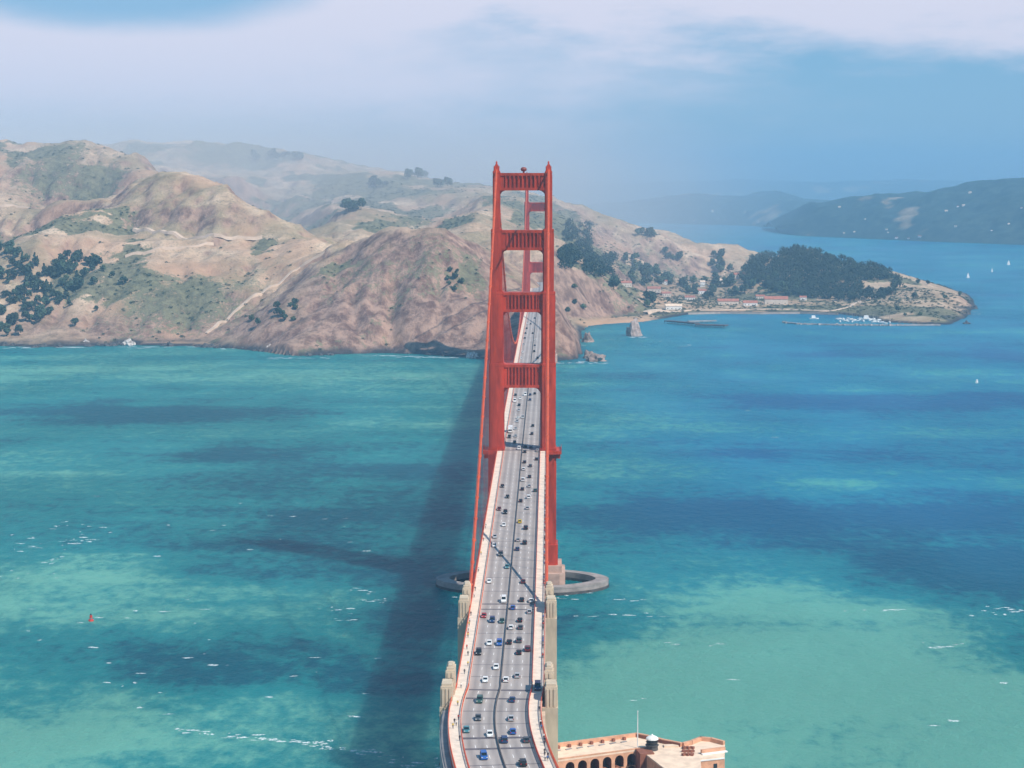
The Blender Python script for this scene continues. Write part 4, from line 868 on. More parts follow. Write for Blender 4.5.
# north wing: solid roof slab and outer wall, arcade towards the court
mb = MB()
u = (pb-pa).normalized(); nrm = Vector((u.y, -u.x, 0))          # towards the court
wd = (ia-pa).dot(nrm)
def wall_arches(mb, a, u_, L, n_in, depth, rows, sp, r, z_base, mi=0):
    # an arcade wall: panels between arched openings, with vault soffits going in
    nb = int(L//sp); off = (L-nb*sp)/2
    for row, (zb, zs, zt) in enumerate(rows):
        for k in range(nb):
            x0 = off+k*sp; xc = x0+sp/2; K = 10
            arc = [(xc-r*math.cos(math.pi*i/K), zs+r*math.sin(math.pi*i/K)) for i in range(K+1)]
            pt = lambda x, z, dn: a+u_*x+n_in*dn+Vector((0, 0, z))
            out = [(x0, zb), (x0, zt)]
            # face pieces: left pier, right pier, spandrel strips
            mb.add([pt(x0, zb, 0), pt(xc-r, zb, 0), pt(xc-r, zs, 0), pt(x0, zs, 0)], [(0, 1, 2, 3)], mi)
            mb.add([pt(xc+r, zb, 0), pt(x0+sp, zb, 0), pt(x0+sp, zs, 0), pt(xc+r, zs, 0)], [(0, 1, 2, 3)], mi)
            mb.add([pt(x0, zs, 0), pt(xc-r, zs, 0), pt(xc-r, zt, 0), pt(x0, zt, 0)], [(0, 1, 2, 3)], mi); mb.add([pt(xc+r, zs, 0), pt(x0+sp, zs, 0), pt(x0+sp, zt, 0), pt(xc+r, zt, 0)], [(0, 1, 2, 3)], mi)
            for (xa, za), (xb, zb2) in zip(arc[:-1], arc[1:]):
                mb.add([pt(xa, za, 0), pt(xb, zb2, 0), pt(xb, zt, 0), pt(xa, zt, 0)], [(0, 1, 2, 3)], mi)
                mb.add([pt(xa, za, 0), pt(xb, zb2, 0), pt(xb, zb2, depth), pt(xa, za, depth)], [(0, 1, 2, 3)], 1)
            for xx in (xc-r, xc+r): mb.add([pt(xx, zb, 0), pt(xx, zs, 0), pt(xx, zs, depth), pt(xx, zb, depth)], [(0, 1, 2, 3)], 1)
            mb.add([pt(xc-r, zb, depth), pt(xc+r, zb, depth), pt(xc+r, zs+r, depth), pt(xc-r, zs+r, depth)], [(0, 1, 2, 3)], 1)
        for xx0, xx1 in ((0, off), (off+nb*sp, L)):
            mb.add([a+u_*xx0+Vector((0, 0, zb)), a+u_*xx1+Vector((0, 0, zb)), a+u_*xx1+Vector((0, 0, zt)), a+u_*xx0+Vector((0, 0, zt))], [(0, 1, 2, 3)], mi)
LN = (pb-pa).length
def quadwall(mb, a, b_, th, n_in, z0, z1, mi=0):
    P = [a, b_, b_+n_in*th, a+n_in*th]; mb.prism([(p.x, p.y) for p in P], z0, z1, mi)
wall_arches(mb, pa+nrm*wd, u, LN, -nrm, 5.0, [(0, 3.0, 5.0), (5.0, 8.6, 10.4), (10.4, 13.0, 15.4)], 4.85, 1.75, 0)
quadwall(mb, pa, pb, 1.6, nrm, 0, 15.4)
mb.build('north_wing', [BRICK, BRICKD], fort)
mb = MB(); quadwall(mb, pa, pb, wd, nrm, 15.4, FZ); mb.build('roof', ROOFP, fort)
mb = MB(); quadwall(mb, pa, pb, 1.3, nrm, FZ, FZ+1.3); quadwall(mb, pa+nrm*(wd-.5), pb+nrm*(wd-.5), .5, nrm, FZ, FZ+.45)
mb.build('parapet', BRICK, fort)
for k in range(7):
    q = pa+u*(6+k*4.4)+nrm*2.6; rz = math.atan2(u.y, u.x)
    MB().box((q.x, q.y, FZ+.5), (.5, .55, .5), rz).build('gun_port', BRICKD, fort)
    q = pa+u*(4.5+k*4.4)+nrm*5.0
    MB().box((q.x, q.y, FZ+.12), (1.3, .45, .12), rz+.25).build('gun_mount', CONC_GREY, fort)
# east wing: roof polygon with curving parapet and the corner bastion
east_out = [fp(637, 736.2), fp(650, 738.8), fp(664, 742.5), fp(682, 746), fp(690, 744), fp(700, 740), fp(712, 741), fp(725, 744.5)]
east_in = [fp(724.5, 756), fp(700.5, 758.5), fp(703, 795), fp(676, 795), fp(664, 768), fp(640, 749.5)]
ring_ = [(p.x, p.y) for p in east_out+east_in]
MB().prism(ring_, 0, FZ-.55).build('east_wing', BRICK, fort); MB().prism(ring_, FZ-.55, FZ-.05).build('roof', ROOFP, fort)
mb = MB()
for a, b_ in zip(east_out[:-1], east_out[1:]):
    d_ = (b_-a).normalized(); quadwall(mb, a, b_, 1.1, Vector((d_.y, -d_.x, 0)), FZ-.05, FZ+1.4)
mb.build('parapet', BRICK, fort)
mb = MB()
for a, b_ in zip(east_out[:4], east_out[1:4]):
    d_ = (b_-a).normalized(); n_ = Vector((d_.y, -d_.x, 0)); quadwall(mb, a+n_*1.12, b_+n_*1.12, .25, n_, FZ-.05, FZ+1.15)
mb.build('parapet_lining', BRICKD, fort)
# bastion end: stepped wall facing the viewer
b0, b1 = fp(700.5, 753.5), fp(724, 750.5); d_ = (b1-b0).normalized(); n_ = Vector((d_.y, -d_.x, 0))
mb = MB(); quadwall(mb, b0, b1, 1.0, n_, FZ-.05, FZ+1.5); mb.build('bastion_wall', BRICK, fort)
mb = MB(); quadwall(mb, b0+n_*1.0-d_*.3, b1+n_*1.0+d_*.3, 1.2, n_, FZ-.05, FZ+.35); mb.build('ledge', WHITE, fort)
q0, q1 = fp(700.5, 758.5), fp(724.5, 756); d_ = (q1-q0).normalized(); qm = q0.lerp(q1, .62); MB().box((qm.x, qm.y, FZ-3.2), (.7, .12, .8), math.atan2(d_.y, d_.x)).build('window', PANE, fort)
mb = MB(); quadwall(mb, q0, q1, .25, Vector((d_.y, -d_.x, 0)), FZ-1.0, FZ-.5); mb.build('string_course', WHITE, fort)
mb = MB()
for k in range(9): q = fp(684+(k % 3)*4, 748.5+(k//3)*3.4); mb.box((q.x, q.y, FZ+.35), (.55, .8, .4), .4+.3*k)
mb.build('gun_pivot_blocks', BRICKD, fort)
mb = MB(); q = fp(671, 746.5); mb.box((q.x, q.y, FZ+.25), (2.6, 1.2, .3), .1); mb.build('roof_curb', ROOFP, fort)
# stair tower and its dark brick wall
q = fp(645, 752); mb = MB(); mb.box((q.x, q.y, 8.2), (2.6, 3.2, 8.2), .2); mb.build('stair_tower', BRICKD, fort)
# the little lighthouse standing on the fort roof
q = fp(652, 749.5)+F0; lh = empty('lighthouse', (q.x, q.y, FZ-.05)); tag(lh, 'small iron lighthouse with white domed lantern on the fort roof', 'lighthouse')
MB().lathe([(2.2, 0), (2.0, 1.5), (2.4, 1.6), (2.4, 1.9)], (0, 0, 0), 12).build('tower_shaft', pbr('dark_iron', (.07, .065, .065), .6, .2, 1), lh)
MB().lathe([(1.75, 1.9), (1.75, 3.9)], (0, 0, 0), 10).build('lantern', PANE, lh)
mb = MB()
for k in range(10): a = 2*math.pi*k/10; mb.beam((1.8*math.cos(a), 1.8*math.sin(a), 1.9), (1.8*math.cos(a), 1.8*math.sin(a), 3.9), .12)
mb.lathe([(2.2, 2.75), (2.2, 2.9), (2.1, 2.9), (2.1, 2.75)], (0, 0, 0), 14); mb.build('lantern_bars', MATS['dark_iron'], lh)
MB().lathe([(2.3, 3.9), (2.1, 4.4), (1.4, 4.9), (.5, 5.2), (.25, 5.6), (.05, 5.8)], (0, 0, 0), 14).build('dome', WHITE, lh)
q = fp(637.5, 748, FZ)+F0; fl = empty('flagpole', (q.x, q.y, FZ-2)); tag(fl, 'tall white flagpole at the corner of the fort roof', 'flagpole')
MB().tube([(0, 0, -6), (0, 0, 6), (0, 0, 15.2)], [.24, .2, .11], 8).build('pole', WHITE, fl); MB().lathe([(.1, 15.2), (.24, 15.4), (.1, 15.65)], (0, 0, 0), 8).build('finial', WHITE, fl)
# the point the fort stands on
rr = random.Random(5); ring_ = []
for k in range(40):
    a = 2*math.pi*k/40; r_ = 1+rr.uniform(-.06, .06); ring_.append((F0.x+10+38*r_*math.cos(a)-18, F0.y-62+44*r_*math.sin(a)))
tag(MB().prism(ring_, -12, -0.3+.9).build('fort_point_ground', pbr('point_ground', (.30, .24, .19), .95, .3, .1)), kind='structure')

# ------------------------------------------------------------------ trees
def tree_meshes(seed, hgt, rad, kind='round', nl=260):
    r_ = random.Random(seed); cr = MB(); tk = MB()
    tk.tube([(0, 0, -1), (.15, .1, hgt*.3), (.1, -.1, hgt*.62)], [hgt*.035, hgt*.026, hgt*.012], 6)
    for k in range(5):
        a = r_.uniform(0, 6.28); z = hgt*r_.uniform(.28, .5); tk.tube([(0, 0, z), (rad*.5*math.cos(a), rad*.5*math.sin(a), z+hgt*.18)], [hgt*.014, hgt*.006], 5)
    clumps = []
    for k in range(11):
        if kind == 'round':
            a = r_.uniform(0, 6.28); q = rad*.62*math.sqrt(r_.random()); zz = hgt*r_.uniform(.36, .84); cl_r = rad*r_.uniform(.34, .52)
            q *= 1-.5*max(0, zz/hgt-.6)/.3
        else:
            zz = hgt*(.22+.07*k); q = rad*.45*(1-zz/hgt); a = r_.uniform(0, 6.28); cl_r = rad*(1.05-zz/hgt)*.8
        clumps.append((q*math.cos(a), q*math.sin(a), zz, max(.3, cl_r)))
    for k in range(nl):
        cx, cy, czz, q = clumps[k % len(clumps)]
        v = Vector((r_.gauss(0, 1), r_.gauss(0, 1), r_.gauss(0, 1)))
        v = v.normalized()*q*r_.uniform(.65, 1.08); v.z *= .8; c_ = Vector((cx, cy, czz))+v
        nrm_ = (v.normalized()+Vector((r_.gauss(0, .4), r_.gauss(0, .4), r_.gauss(0, .4)+.3))).normalized()
        t1 = nrm_.orthogonal().normalized(); t2 = nrm_.cross(t1); s_ = rad*r_.uniform(.14, .26)
        ang = r_.uniform(0, 6.28); P = []
        for i in range(5): aa = ang+2*math.pi*i/5; P.append(c_+(t1*math.cos(aa)+t2*math.sin(aa))*s_*r_.uniform(.6, 1.1))
        cr.add(P, [(0, 1, 2, 3, 4)])
    return tk, cr
TV = []
for i, (h, r_, kd, lf) in enumerate([(14, 6.5, 'round', LEAF_D), (16, 7.5, 'round', LEAF_D), (18, 5.5, 'cone', LEAF_D), (11, 5.5, 'round', LEAF_M), (6, 4.2, 'round', LEAF_M)]):
    tk, cr = tree_meshes(100+i, h, r_, kd); TV.append((tk.mesh('trunk', BARK), cr.mesh('crown', lf)))
TPRO = {}
rt = random.Random(21)
def plant_tree(v, p, s, label, group, name='tree', cat='tree'):
    if v not in TPRO:
        o = empty(name); link('trunk', TV[v][0], o); link('crown', TV[v][1], o); TPRO[v] = o
    else: o = copy_tree(TPRO[v])
    o.name = name; o.location = (p.x, p.y, p.z-.3); o.rotation_euler = (0, 0, rt.uniform(0, 6.28)); o.scale = (s*rt.uniform(.9, 1.15), s*rt.uniform(.9, 1.15), s*rt.uniform(.88, 1.12))
    tag(o, label, cat, group); return o
def grove(pts, label, group, vs_=(0, 1, 0, 2), s=1.0, name='tree'):
    for px, py in pts:
        p = on_ground(px, py)
        if p is None: continue
        plant_tree(rt.choice(vs_), p, s*rt.uniform(.8, 1.2), label, group, name)
gp = []
for (cx, cy, rx, ry, nn) in [(8, 268, 16, 18, 16), (22, 300, 22, 24, 28), (50, 288, 24, 20, 30), (75, 270, 20, 11, 18), (12, 325, 14, 12, 9), (75, 290, 8, 8, 3), (97, 268, 10, 7, 7), (35, 262, 10, 6, 3)]:
    for k in range(nn): gp.append((cx+rt.uniform(-1, 1)*rx, cy+rt.uniform(-1, 1)*ry))
grove(gp, 'dark evergreen tree in the thick grove on the left hillside', 'trees of the left hillside grove', (0, 1, 0, 2, 3), .98)
for (px, py, s, lab) in [(123, 287, 1.1, 'dark round tree alone right of the left hillside grove'), (112, 278, .75, 'small dark tree at the upper right tip of the left grove'), (94, 286, .9, 'dark round tree on bare slope below the left grove edge'), (75, 327, .9, 'dark tree low on the left slope close above the shore'), (50, 316, .9, 'dark tree at the lower right fringe of the left grove'), (96, 311, .6, 'small dark bush like tree alone on the lower left slope')]:
    p = on_ground(px, py); plant_tree(0, p, s, lab, None)
grove([(280+rt.uniform(-9, 16), 313+rt.uniform(-8, 10)) for k in range(8)]+[(252, 322), (258, 326)], 'dark tree in the gully at the left foot of the big bluff', 'trees in the bluff gully', (0, 3), .8)
grove([(455+rt.uniform(-9, 9), 283+rt.uniform(-12, 12)) for k in range(8)], 'dark shrubby tree clinging to the upper right of the big bluff', 'trees on the bluff face', (3, 4), .8, 'shrub')
for bx, by, n_, sx_, sy_ in [(355, 207, 8, 9, 4), (415, 176, 9, 12, 2), (380, 184, 7, 9, 3), (270, 156, 9, 30, 3), (440, 184, 5, 10, 2)]:
    grove([(bx+rt.uniform(-1, 1)*sx_, by+rt.uniform(-.3, 1)*sy_+2) for k in range(n_)], 'hazy dark tree on the distant ridge behind the bluff', 'trees on the distant ridge', (0, 1), 1.3)
gp = []
for (cx, cy, rx, ry, nn) in [(643, 278, 14, 8, 18), (665, 279, 8, 6, 9), (689, 288, 8, 8, 10), (711, 288, 7, 7, 8), (725, 275, 8, 7, 8), (733, 291, 9, 6, 8), (760, 288, 16, 6, 14), (648, 305, 6, 6, 5), (632, 262, 8, 6, 6), (672, 258, 8, 3, 5), (709, 302, 4, 4, 3), (785, 290, 14, 6, 10), (716, 265, 6, 5, 4), (615, 285, 5, 5, 4), (716, 258, 8, 2, 3), (650, 236, 14, 1.5, 7)]:
    for k in range(nn): gp.append((cx+rt.uniform(-1, 1)*rx, cy+rt.uniform(-1, 1)*ry))
grove(gp, 'dark green tree among the red roofed houses by the cove', 'trees around the cove houses', (0, 1, 3), 1.15)
for px, py, lab in [(574, 289, 'dark round bush on the pale mound just right of the tower'), (575, 304, 'small bush low on the mound just right of the tower'), (583, 309, 'green round bush above the small beach'), (568, 313, 'bush at the cliff edge beside the tower')]:
    p = on_ground(px, py); plant_tree(4, p, 1.2, lab, None, 'shrub', 'shrub')
grove([(905, 288), (912, 290), (918, 285), (895, 283), (960, 297), (928, 285), (936, 284), (890, 300), (898, 312), (905, 316), (912, 313), (920, 316), (885, 296), (945, 300), (915, 300), (880, 303)], 'low dark tree on the rocky point at the end of the cove', 'trees on the rocky point', (3, 4, 0), .75)
# the dense wood that covers the round hill: one mass of crowns
mb = MB(); rw = random.Random(8)
_, CRW = tree_meshes(300, 14, 6.5, 'round', 70); base_v = [Vector(p) for p in CRW.v]
nwood = 0
for k in range(2600):
    px, py = rw.uniform(738, 900), rw.uniform(248, 302)
    top = np.interp(px, [738, 752, 775, 800, 840, 870, 890, 900], [275, 260, 252, 251, 260, 266, 274, 284])
    bot = np.interp(px, [738, 760, 790, 850, 880, 900], [280, 286, 297, 302, 300, 292])
    if py < top or py > bot or (862 < px < 893 and 281 < py < 292): continue
    p = on_ground(px, py)
    if p is None or nwood > 760: continue
    nwood += 1; s_ = rw.uniform(.8, 1.35); a = rw.uniform(0, 6.28); ca, sa = math.cos(a)*s_, math.sin(a)*s_
    mb.add([(p.x+v.x*ca-v.y*sa, p.y+v.x*sa+v.y*ca, p.z-1.5+v.z*s_) for v in base_v], CRW.f)
mb2 = MB()
for k in range(190):
    px, py = rw.choice([(578+rw.uniform(-14, 14), 243+rw.uniform(-16, 24)), (600+rw.uniform(-15, 15), 268+rw.uniform(-10, 10)), (566+rw.uniform(-6, 8), 262+rw.uniform(-10, 8))]); p = on_ground(px, py)
    if p is None: continue
    s_ = rw.uniform(.8, 1.4); a = rw.uniform(0, 6.28); ca, sa = math.cos(a)*s_, math.sin(a)*s_
    mb2.add([(p.x+v.x*ca-v.y*sa, p.y+v.x*sa+v.y*ca, p.z-1.5+v.z*s_) for v in base_v], CRW.f)
tag(mb2.build('wood', LEAF_D), 'hazy dark wood filling the ravine just right of the near tower', 'wood', None, 'stuff')
tag(mb.build('wood', LEAF_D), 'dense dark wood covering the round hill above the cove', 'wood', None, 'stuff')

# low coastal scrub on the slopes, far too much to count
mb = MB(); rs = np.random.RandomState(12); nb_ = 0
_, CRS = tree_meshes(301, 5, 4, 'round', 24); sv = [Vector((v[0], v[1], (v[2]-2.2)*.7)) for v in CRS.v]
cvs = 1.3*blob(660, 285, 3500, 150, 350)+blob(900, 300, 3300, 120, 130)
sden = blur(cvs+np.clip(scrub*.55+.5*sstep(blur(GUL, 1), .25, .8)+.04-rockv*.1, 0, 1), 1)
for k_ in range(170000):
    if nb_ >= 7500: break
    jx, jy = rs.uniform(-1500, 900), rs.uniform(GY0, 3000)
    d = jy+1017; px_ = 550.8+(jx-15)/d*FPX
    if px_ < -40 or px_ > 1000: continue
    i_, j_ = int((jx-GX0)/GS), int((jy-GY0)/GS)
    if TZ[j_, i_] < 3.2 or rs.rand() > sden[j_, i_]**1.5: continue
    nb_ += 1; s_ = rs.uniform(.45, 1.35); a = rs.uniform(0, 6.28); ca, sa = math.cos(a)*s_, math.sin(a)*s_; gz = ground(jx, jy)
    mb.add([(jx+v.x*ca-v.y*sa, jy+v.x*sa+v.y*ca, gz+v.z*s_*.8) for v in sv], CRS.f)
tag(mb.build('hillside_scrub', foliage('scrub_foliage', (0.05, 0.062, 0.035))), 'low dark scrub dotted over the dry slopes and gullies', 'scrub', None, 'stuff')

# ------------------------------------------------------------------ houses, piers, boats
def house(name, p, L, Wd, h, rz, wall, roof, label, group=None, nwin=4, roofh=None, cat='house'):
    o = empty(name, (p.x, p.y, p.z-.2), rz); tag(o, label, cat, group)
    MB().bx(-L/2, L/2, -Wd/2, Wd/2, -1.5, h).build('wall', wall, o)
    rh = roofh or Wd*.32; e = .6
    MB().prism([(-Wd/2-e, h), (0, h+rh), (Wd/2+e, h)], -L/2-e, L/2+e, 0, 'x').build('roof', roof, o)
    for k in range(nwin):
        x = -L/2+L*(k+.5)/nwin
        if k == nwin//2: MB().bx(x-.6, x+.6, -Wd/2-.06, -Wd/2-.003, .2, 2.4).build('door', WOOD, o)
        else: MB().bx(x-.7, x+.7, -Wd/2-.06, -Wd/2-.003, 1.1, min(h-.4, 2.8)).build('window', PANE, o)
    return o
def onz(px, py): 
    p = on_ground(px, py, 2850); return p if p is not None else at(px, py, z=4)
for px, py, L, Wd, h, rz, wl, rf_, lab in [
    (673.5, 309.5, 27, 11, 6, .05, WHITE, ROOFP, 'white boathouse with pale roof at the head of the pier'), (654, 292, 24, 12, 6, -.1, CREAM, TILE, 'cream house with orange roof left of the cove trees'),
    (666, 296, 16, 10, 5, .2, CREAM, TILE, 'small cream house just right of the orange roofed one'), (702, 294, 15, 10, 6, .1, WHITE, TILE, 'red roofed white house between the tree clumps'),
    (702.5, 286, 9, 9, 8, 0, WHITE, ROOFP, 'tall narrow white house above the tree clumps'), (728, 304.5, 36, 13, 6, .0, CREAM, TILE, 'long red roofed building nearest the middle of the quay'),
    (750, 305.5, 24, 12, 5, .04, WHITE, TILE, 'white building with red roof between the two long ones on the quay'), (776, 304, 40, 15, 9, -.03, CREAM, TILE, 'largest red roofed hall at the right end of the quay'),
    (740, 278, 26, 12, 6, .3, CREAM, TILE, 'red roofed house on the slope above the cove'), (626, 287, 18, 11, 6, .2, CREAM, TILE, 'reddish house at the edge of the ravine wood'),
    (690, 300, 18, 10, 5, -.1, WHITE, TILE, 'low white house left of the long quay building'), (760, 299, 16, 9, 5, .1, CREAM, TILE, 'cream house behind the quay under the wood'),
    (664, 284, 12, 9, 5, 0, WHITE, TILE, 'small white house up among the trees left'), (722, 283, 12, 9, 5, .2, WHITE, ROOFP, 'small pale roofed house up among the trees right'), (803, 300, 12, 8, 5, 0, WHITE, TILE, 'little white house under the right edge of the wood')]:
    house('house', onz(px, py), L, Wd, h, rz, wl, rf_, lab, 'houses around the cove')
# houses scattered over the hills across the bay
rh_ = random.Random(17); FH = MB(); FH.bx(-9, 9, -6, 6, -3, 7); FH.prism([(-6.8, 7), (0, 10.5), (6.8, 7)], -9.5, 9.5, 1, 'x')
FHM = [FH.mesh('far_house', [WHITE, TILE]), FH.mesh('far_house', [CREAM, ROOFP])]
for G, n_, lab, grp in ((g1, 46, 'tiny pale house among trees on the right far shore', 'houses on the right far shore'), (g2, 50, 'tiny pale house on the hazy hills behind the cove', 'houses on the hazy hills')):
    u_, v_, U_, Y_, Z_ = G
    for k in range(n_):
        i = int(len(v_)*(.07+.35*rh_.random()**1.6)); j = rh_.randrange(10, len(u_)-10)
        o = link('house', rh_.choice(FHM), None, (U_[i, j], Y_[i, j], Z_[i, j])); o.rotation_euler = (0, 0, rh_.uniform(-.6, .6)); s_ = rh_.uniform(.3, .65); o.scale = (s_, s_, s_*.9); tag(o, lab, 'house', grp)
def pier_(pts, w, h, name, label, cat, mat, piles=True):
    W_ = [at(x, y, z=h) for x, y in pts]; base = W_[0]; o = empty(name, (base.x, base.y, 0)); tag(o, label, cat); mb = MB(); pm = MB()
    for a, b_ in zip(W_[:-1], W_[1:]):
        mb.beam(a-Vector((base.x, base.y, .4)), b_-Vector((base.x, base.y, .4)), w, 1.6)
        d = (b_-a).normalized(); nn = int((b_-a).length/7)
        for k in range(nn):
            q = a.lerp(b_, k/nn)-Vector((base.x, base.y, 0))
            for s in (-1, 1): e = q+Vector((-d.y, d.x, 0))*s*w*.42; pm.tube([(e.x, e.y, -5), (e.x, e.y, h-.6)], .35, 6)
    mb.build('deck', mat, o); pm.build('pile', WOOD, o); return o
pier_([(667, 320.5), (697, 323)], 12, 4, 'pier', 'left dark timber pier reaching out from the boathouse', 'pier', WOOD)
pier_([(696.5, 324.2), (727, 325.2)], 16, 3.6, 'pier', 'wider dark timber pier end right of the boathouse pier', 'pier', WOOD)
pier_([(688, 321), (716, 320.4)], 6, 3, 'pier', 'narrow pale pier behind the dark timber piers', 'pier', CONC_GREY)
mb = MB(); W_ = [at(x, y, z=0) for x, y in [(784, 323), (800, 324.4), (840, 325.4), (890, 325.8), (940, 325.6)]]
rb = random.Random(4)
for a, b_ in zip(W_[:-1], W_[1:]):
    for k in range(int((b_-a).length/3)):
        q = a.lerp(b_, rb.random())+Vector((rb.uniform(-2, 2), rb.uniform(-3.5, 3.5), 0)); mb.box((q.x, q.y, rb.uniform(.2, 1.6)), (rb.uniform(1, 2.6), rb.uniform(1, 2.4), rb.uniform(.8, 1.6)), rb.uniform(0, 3), 0, (.7, .7))
    mb.beam(a+Vector((0, 0, .4)), b_+Vector((0, 0, .4)), 6, 3)
tag(mb.build('breakwater', CONC_GREY), 'long low stone breakwater sheltering the marina', 'breakwater')
# quay wall along the cove
mb = MB(); W_ = [at(x, y, z=0) for x, y in [(688, 314.6), (720, 313.8), (760, 314.2), (800, 313.8), (838, 315)]]
for a, b_ in zip(W_[:-1], W_[1:]): mb.beam(a+Vector((0, 0, 1.4)), b_+Vector((0, 0, 1.4)), 2.0, 3.4)
tag(mb.build('quay_wall', pbr('pale_quay_stone', (.42, .34, .29), .9, .2, .1)), 'pale stone quay wall along the head of the cove', 'quay')
def boat(px, py, L, label, group=None, mast=0, sail=False, rz=0, name='sailboat', cat='boat', ht=0):
    p = at(px, py, z=0); o = empty(name, (p.x, p.y, 0), rz); tag(o, label, cat, group); W_ = L*.16
    P = []
    for z, k in ((-.3, .6), (L*.09+.5, 1)):
        P += [(L/2*k if False else L*.5, 0, z), (L*.15, W_*k, z), (-L*.46, W_*.8*k, z), (-L*.46, -W_*.8*k, z), (L*.15, -W_*k, z)]
    MB().add(P, [(4, 3, 2, 1, 0), (5, 6, 7, 8, 9)]+[(i, (i+1) % 5, 5+(i+1) % 5, 5+i) for i in range(5)]).build('hull', WHITE, o)
    zt = L*.09+.5
    MB().box((-L*.08, 0, zt+L*.05+ht/2), (L*.2, W_*.6, L*.05+ht/2), 0, 0, (.85, .85)).build('cabin', WHITE, o)
    if mast: MB().tube([(L*.05, 0, zt), (L*.05, 0, zt+mast)], .14, 6).build('mast', CONC_GREY, o); MB().beam((L*.05, 0, zt+1.4), (-L*.38, 0, zt+1.4), .2).build('boom', CONC_GREY, o)
    if sail:
        mb = MB(); mb.prism([(L*.03, zt+1.6), (-L*.38, zt+1.6), (L*.03, zt+mast*.96)], -.05, .05, 0, 'y'); mb.prism([(L*.09, zt+1), (L*.47, zt+.6), (L*.07, zt+mast*.85)], -.04, .04, 0, 'y'); mb.build('sail', WHITE, o)
    return o
boat(968, 278, 9, 'white sailing boat on the bay, nearest the rocky point', None, 12, True, .5); boat(992, 272, 8, 'white sailing boat on the bay, middle of three', None, 10, True, .9); boat(1008.5, 265, 10, 'white sailing boat farthest out on the bay', None, 13, True, .3)
boat(977, 383, 9, 'lone small white motor boat on open blue water at right', None, 0, False, 1.2, 'motor_boat', 'boat', 1.5)
boat(814, 319, 16, 'white cabin cruiser moored apart inside the breakwater', None, 0, False, .2, 'motor_boat', 'boat', 2.2)
rb = random.Random(9)
for k in range(28): boat(838+k*1.9+rb.uniform(-1, 1), 319.6+rb.uniform(-1.6, 2.6)+k*.06, rb.uniform(9, 14), 'white yacht with bare mast moored in the marina row', 'yachts moored in the marina', rb.uniform(10, 15), False, rb.uniform(-.3, .3)+1.57*(k % 2), 'moored_yacht')
boat(867, 320, 20, 'largest white motor yacht inside the marina', None, 0, False, .05, 'motor_boat', 'boat', 3)
bu = empty('buoy', tuple(at(91, 621, z=0))); tag(bu, 'red navigation buoy alone on the green water at left', 'buoy')
MB().lathe([(.8, -.8), (1.35, -.3), (1.35, .6), (1.0, .8)], (0, 0, 0), 14).build('float', REDB, bu)
mb = MB()
for k in range(4): a = math.pi/2*k+.5; mb.beam((.9*math.cos(a), .9*math.sin(a), .7), (.3*math.cos(a), .3*math.sin(a), 3.0), .16)
mb.box((0, 0, 2.2), (.55, .55, .65), .5); mb.build('cage', REDB, bu); MB().lathe([(.35, 3.0), (.35, 3.4), (.12, 3.8)], (0, 0, 0), 8).build('lantern', DARK, bu)

# ------------------------------------------------------------------ rocks along the shore
from mathutils import noise as mn
def rock(px, py, wpx, hpx, mat, label, group=None, seed=0, pointy=.5, cat='rock'):
    p = at(px, py, z=0); d = p.y+1017; w = wpx*d/FPX/2; h = hpx*d/FPX; bmx = bmesh.new(); bmesh.ops.create_icosphere(bmx, subdivisions=3, radius=1)
    for v in bmx.verts:
        q = v.co.copy(); k = 1+.55*(mn.noise(q*1.6+Vector((seed*3.1, 0, 0)))+.5*mn.noise(q*3.7+Vector((0, seed*1.7, 0)))); tz = max(q.z, 0)
        v.co = Vector((q.x*w*k*(1-pointy*tz), q.y*w*.8*k*(1-pointy*tz), (q.z*h*k if q.z > 0 else q.z*4)))
    me = bpy.data.meshes.new('rock'); bmx.to_mesh(me); bmx.free(); me.materials.append(mat)
    o = link('rock', me, None, (p.x, p.y, -.3)); tag(o, label, cat, group); return o
rock(634, 336, 18, 15, pbr('pale_stack_rock', (.36, .28, .25), .9, .45, .15, bump=.8), 'tall pale pointed sea stack standing in the cove', None, 1, .42)
rock(597, 361, 22, 7, ROCK, 'long low brown rock off the cliff foot beside the bridge', None, 2, .2); rock(589, 358, 14, 8, ROCK, 'blocky brown rock joined to the cliff foot', None, 3, .2); rock(588, 342, 13, 9, ROCK, 'rounded brown rock at the water end of the beach', None, 4, .3)
rock(86, 345, 9, 5.5, ROCKW, 'white streaked rock on the left shore, left one', None, 5, .15); rock(128, 345, 14, 5.5, ROCKW, 'white streaked rock on the left shore, wider one', None, 6, .15); rock(269, 351, 6, 6, ROCKW, 'white streaked rock at the left foot of the bluff', None, 7, .25); rock(472, 358, 14, 7, ROCKW, 'pale rock at the bluff foot beside the bridge shadow', None, 8, .4)
rr = random.Random(13)
for k in range(46):
    i = rr.randrange(3, 17); f_ = rr.random(); a, b_ = SHORE[i], SHORE[i+1]
    rock(a[0]+(b_[0]-a[0])*f_, a[1]+(b_[1]-a[1])*f_+rr.uniform(-.4, .6), rr.uniform(4, 11), rr.uniform(2, 4.5), ROCKD, 'dark wet boulder at the waterline below the headland', 'dark boulders along the waterline', 20+k, .3)
rock(441, 765, 6, 3, ROCKD, 'dark rock awash at the bottom left of the bridge', None, 90, .3)
for k in range(10): rock(966+rr.uniform(-6, 9), 318+rr.uniform(-14, 6), rr.uniform(4, 9), rr.uniform(2, 4), ROCKD, 'dark boulder around the tip of the rocky point', 'boulders at the rocky point', 60+k, .3)

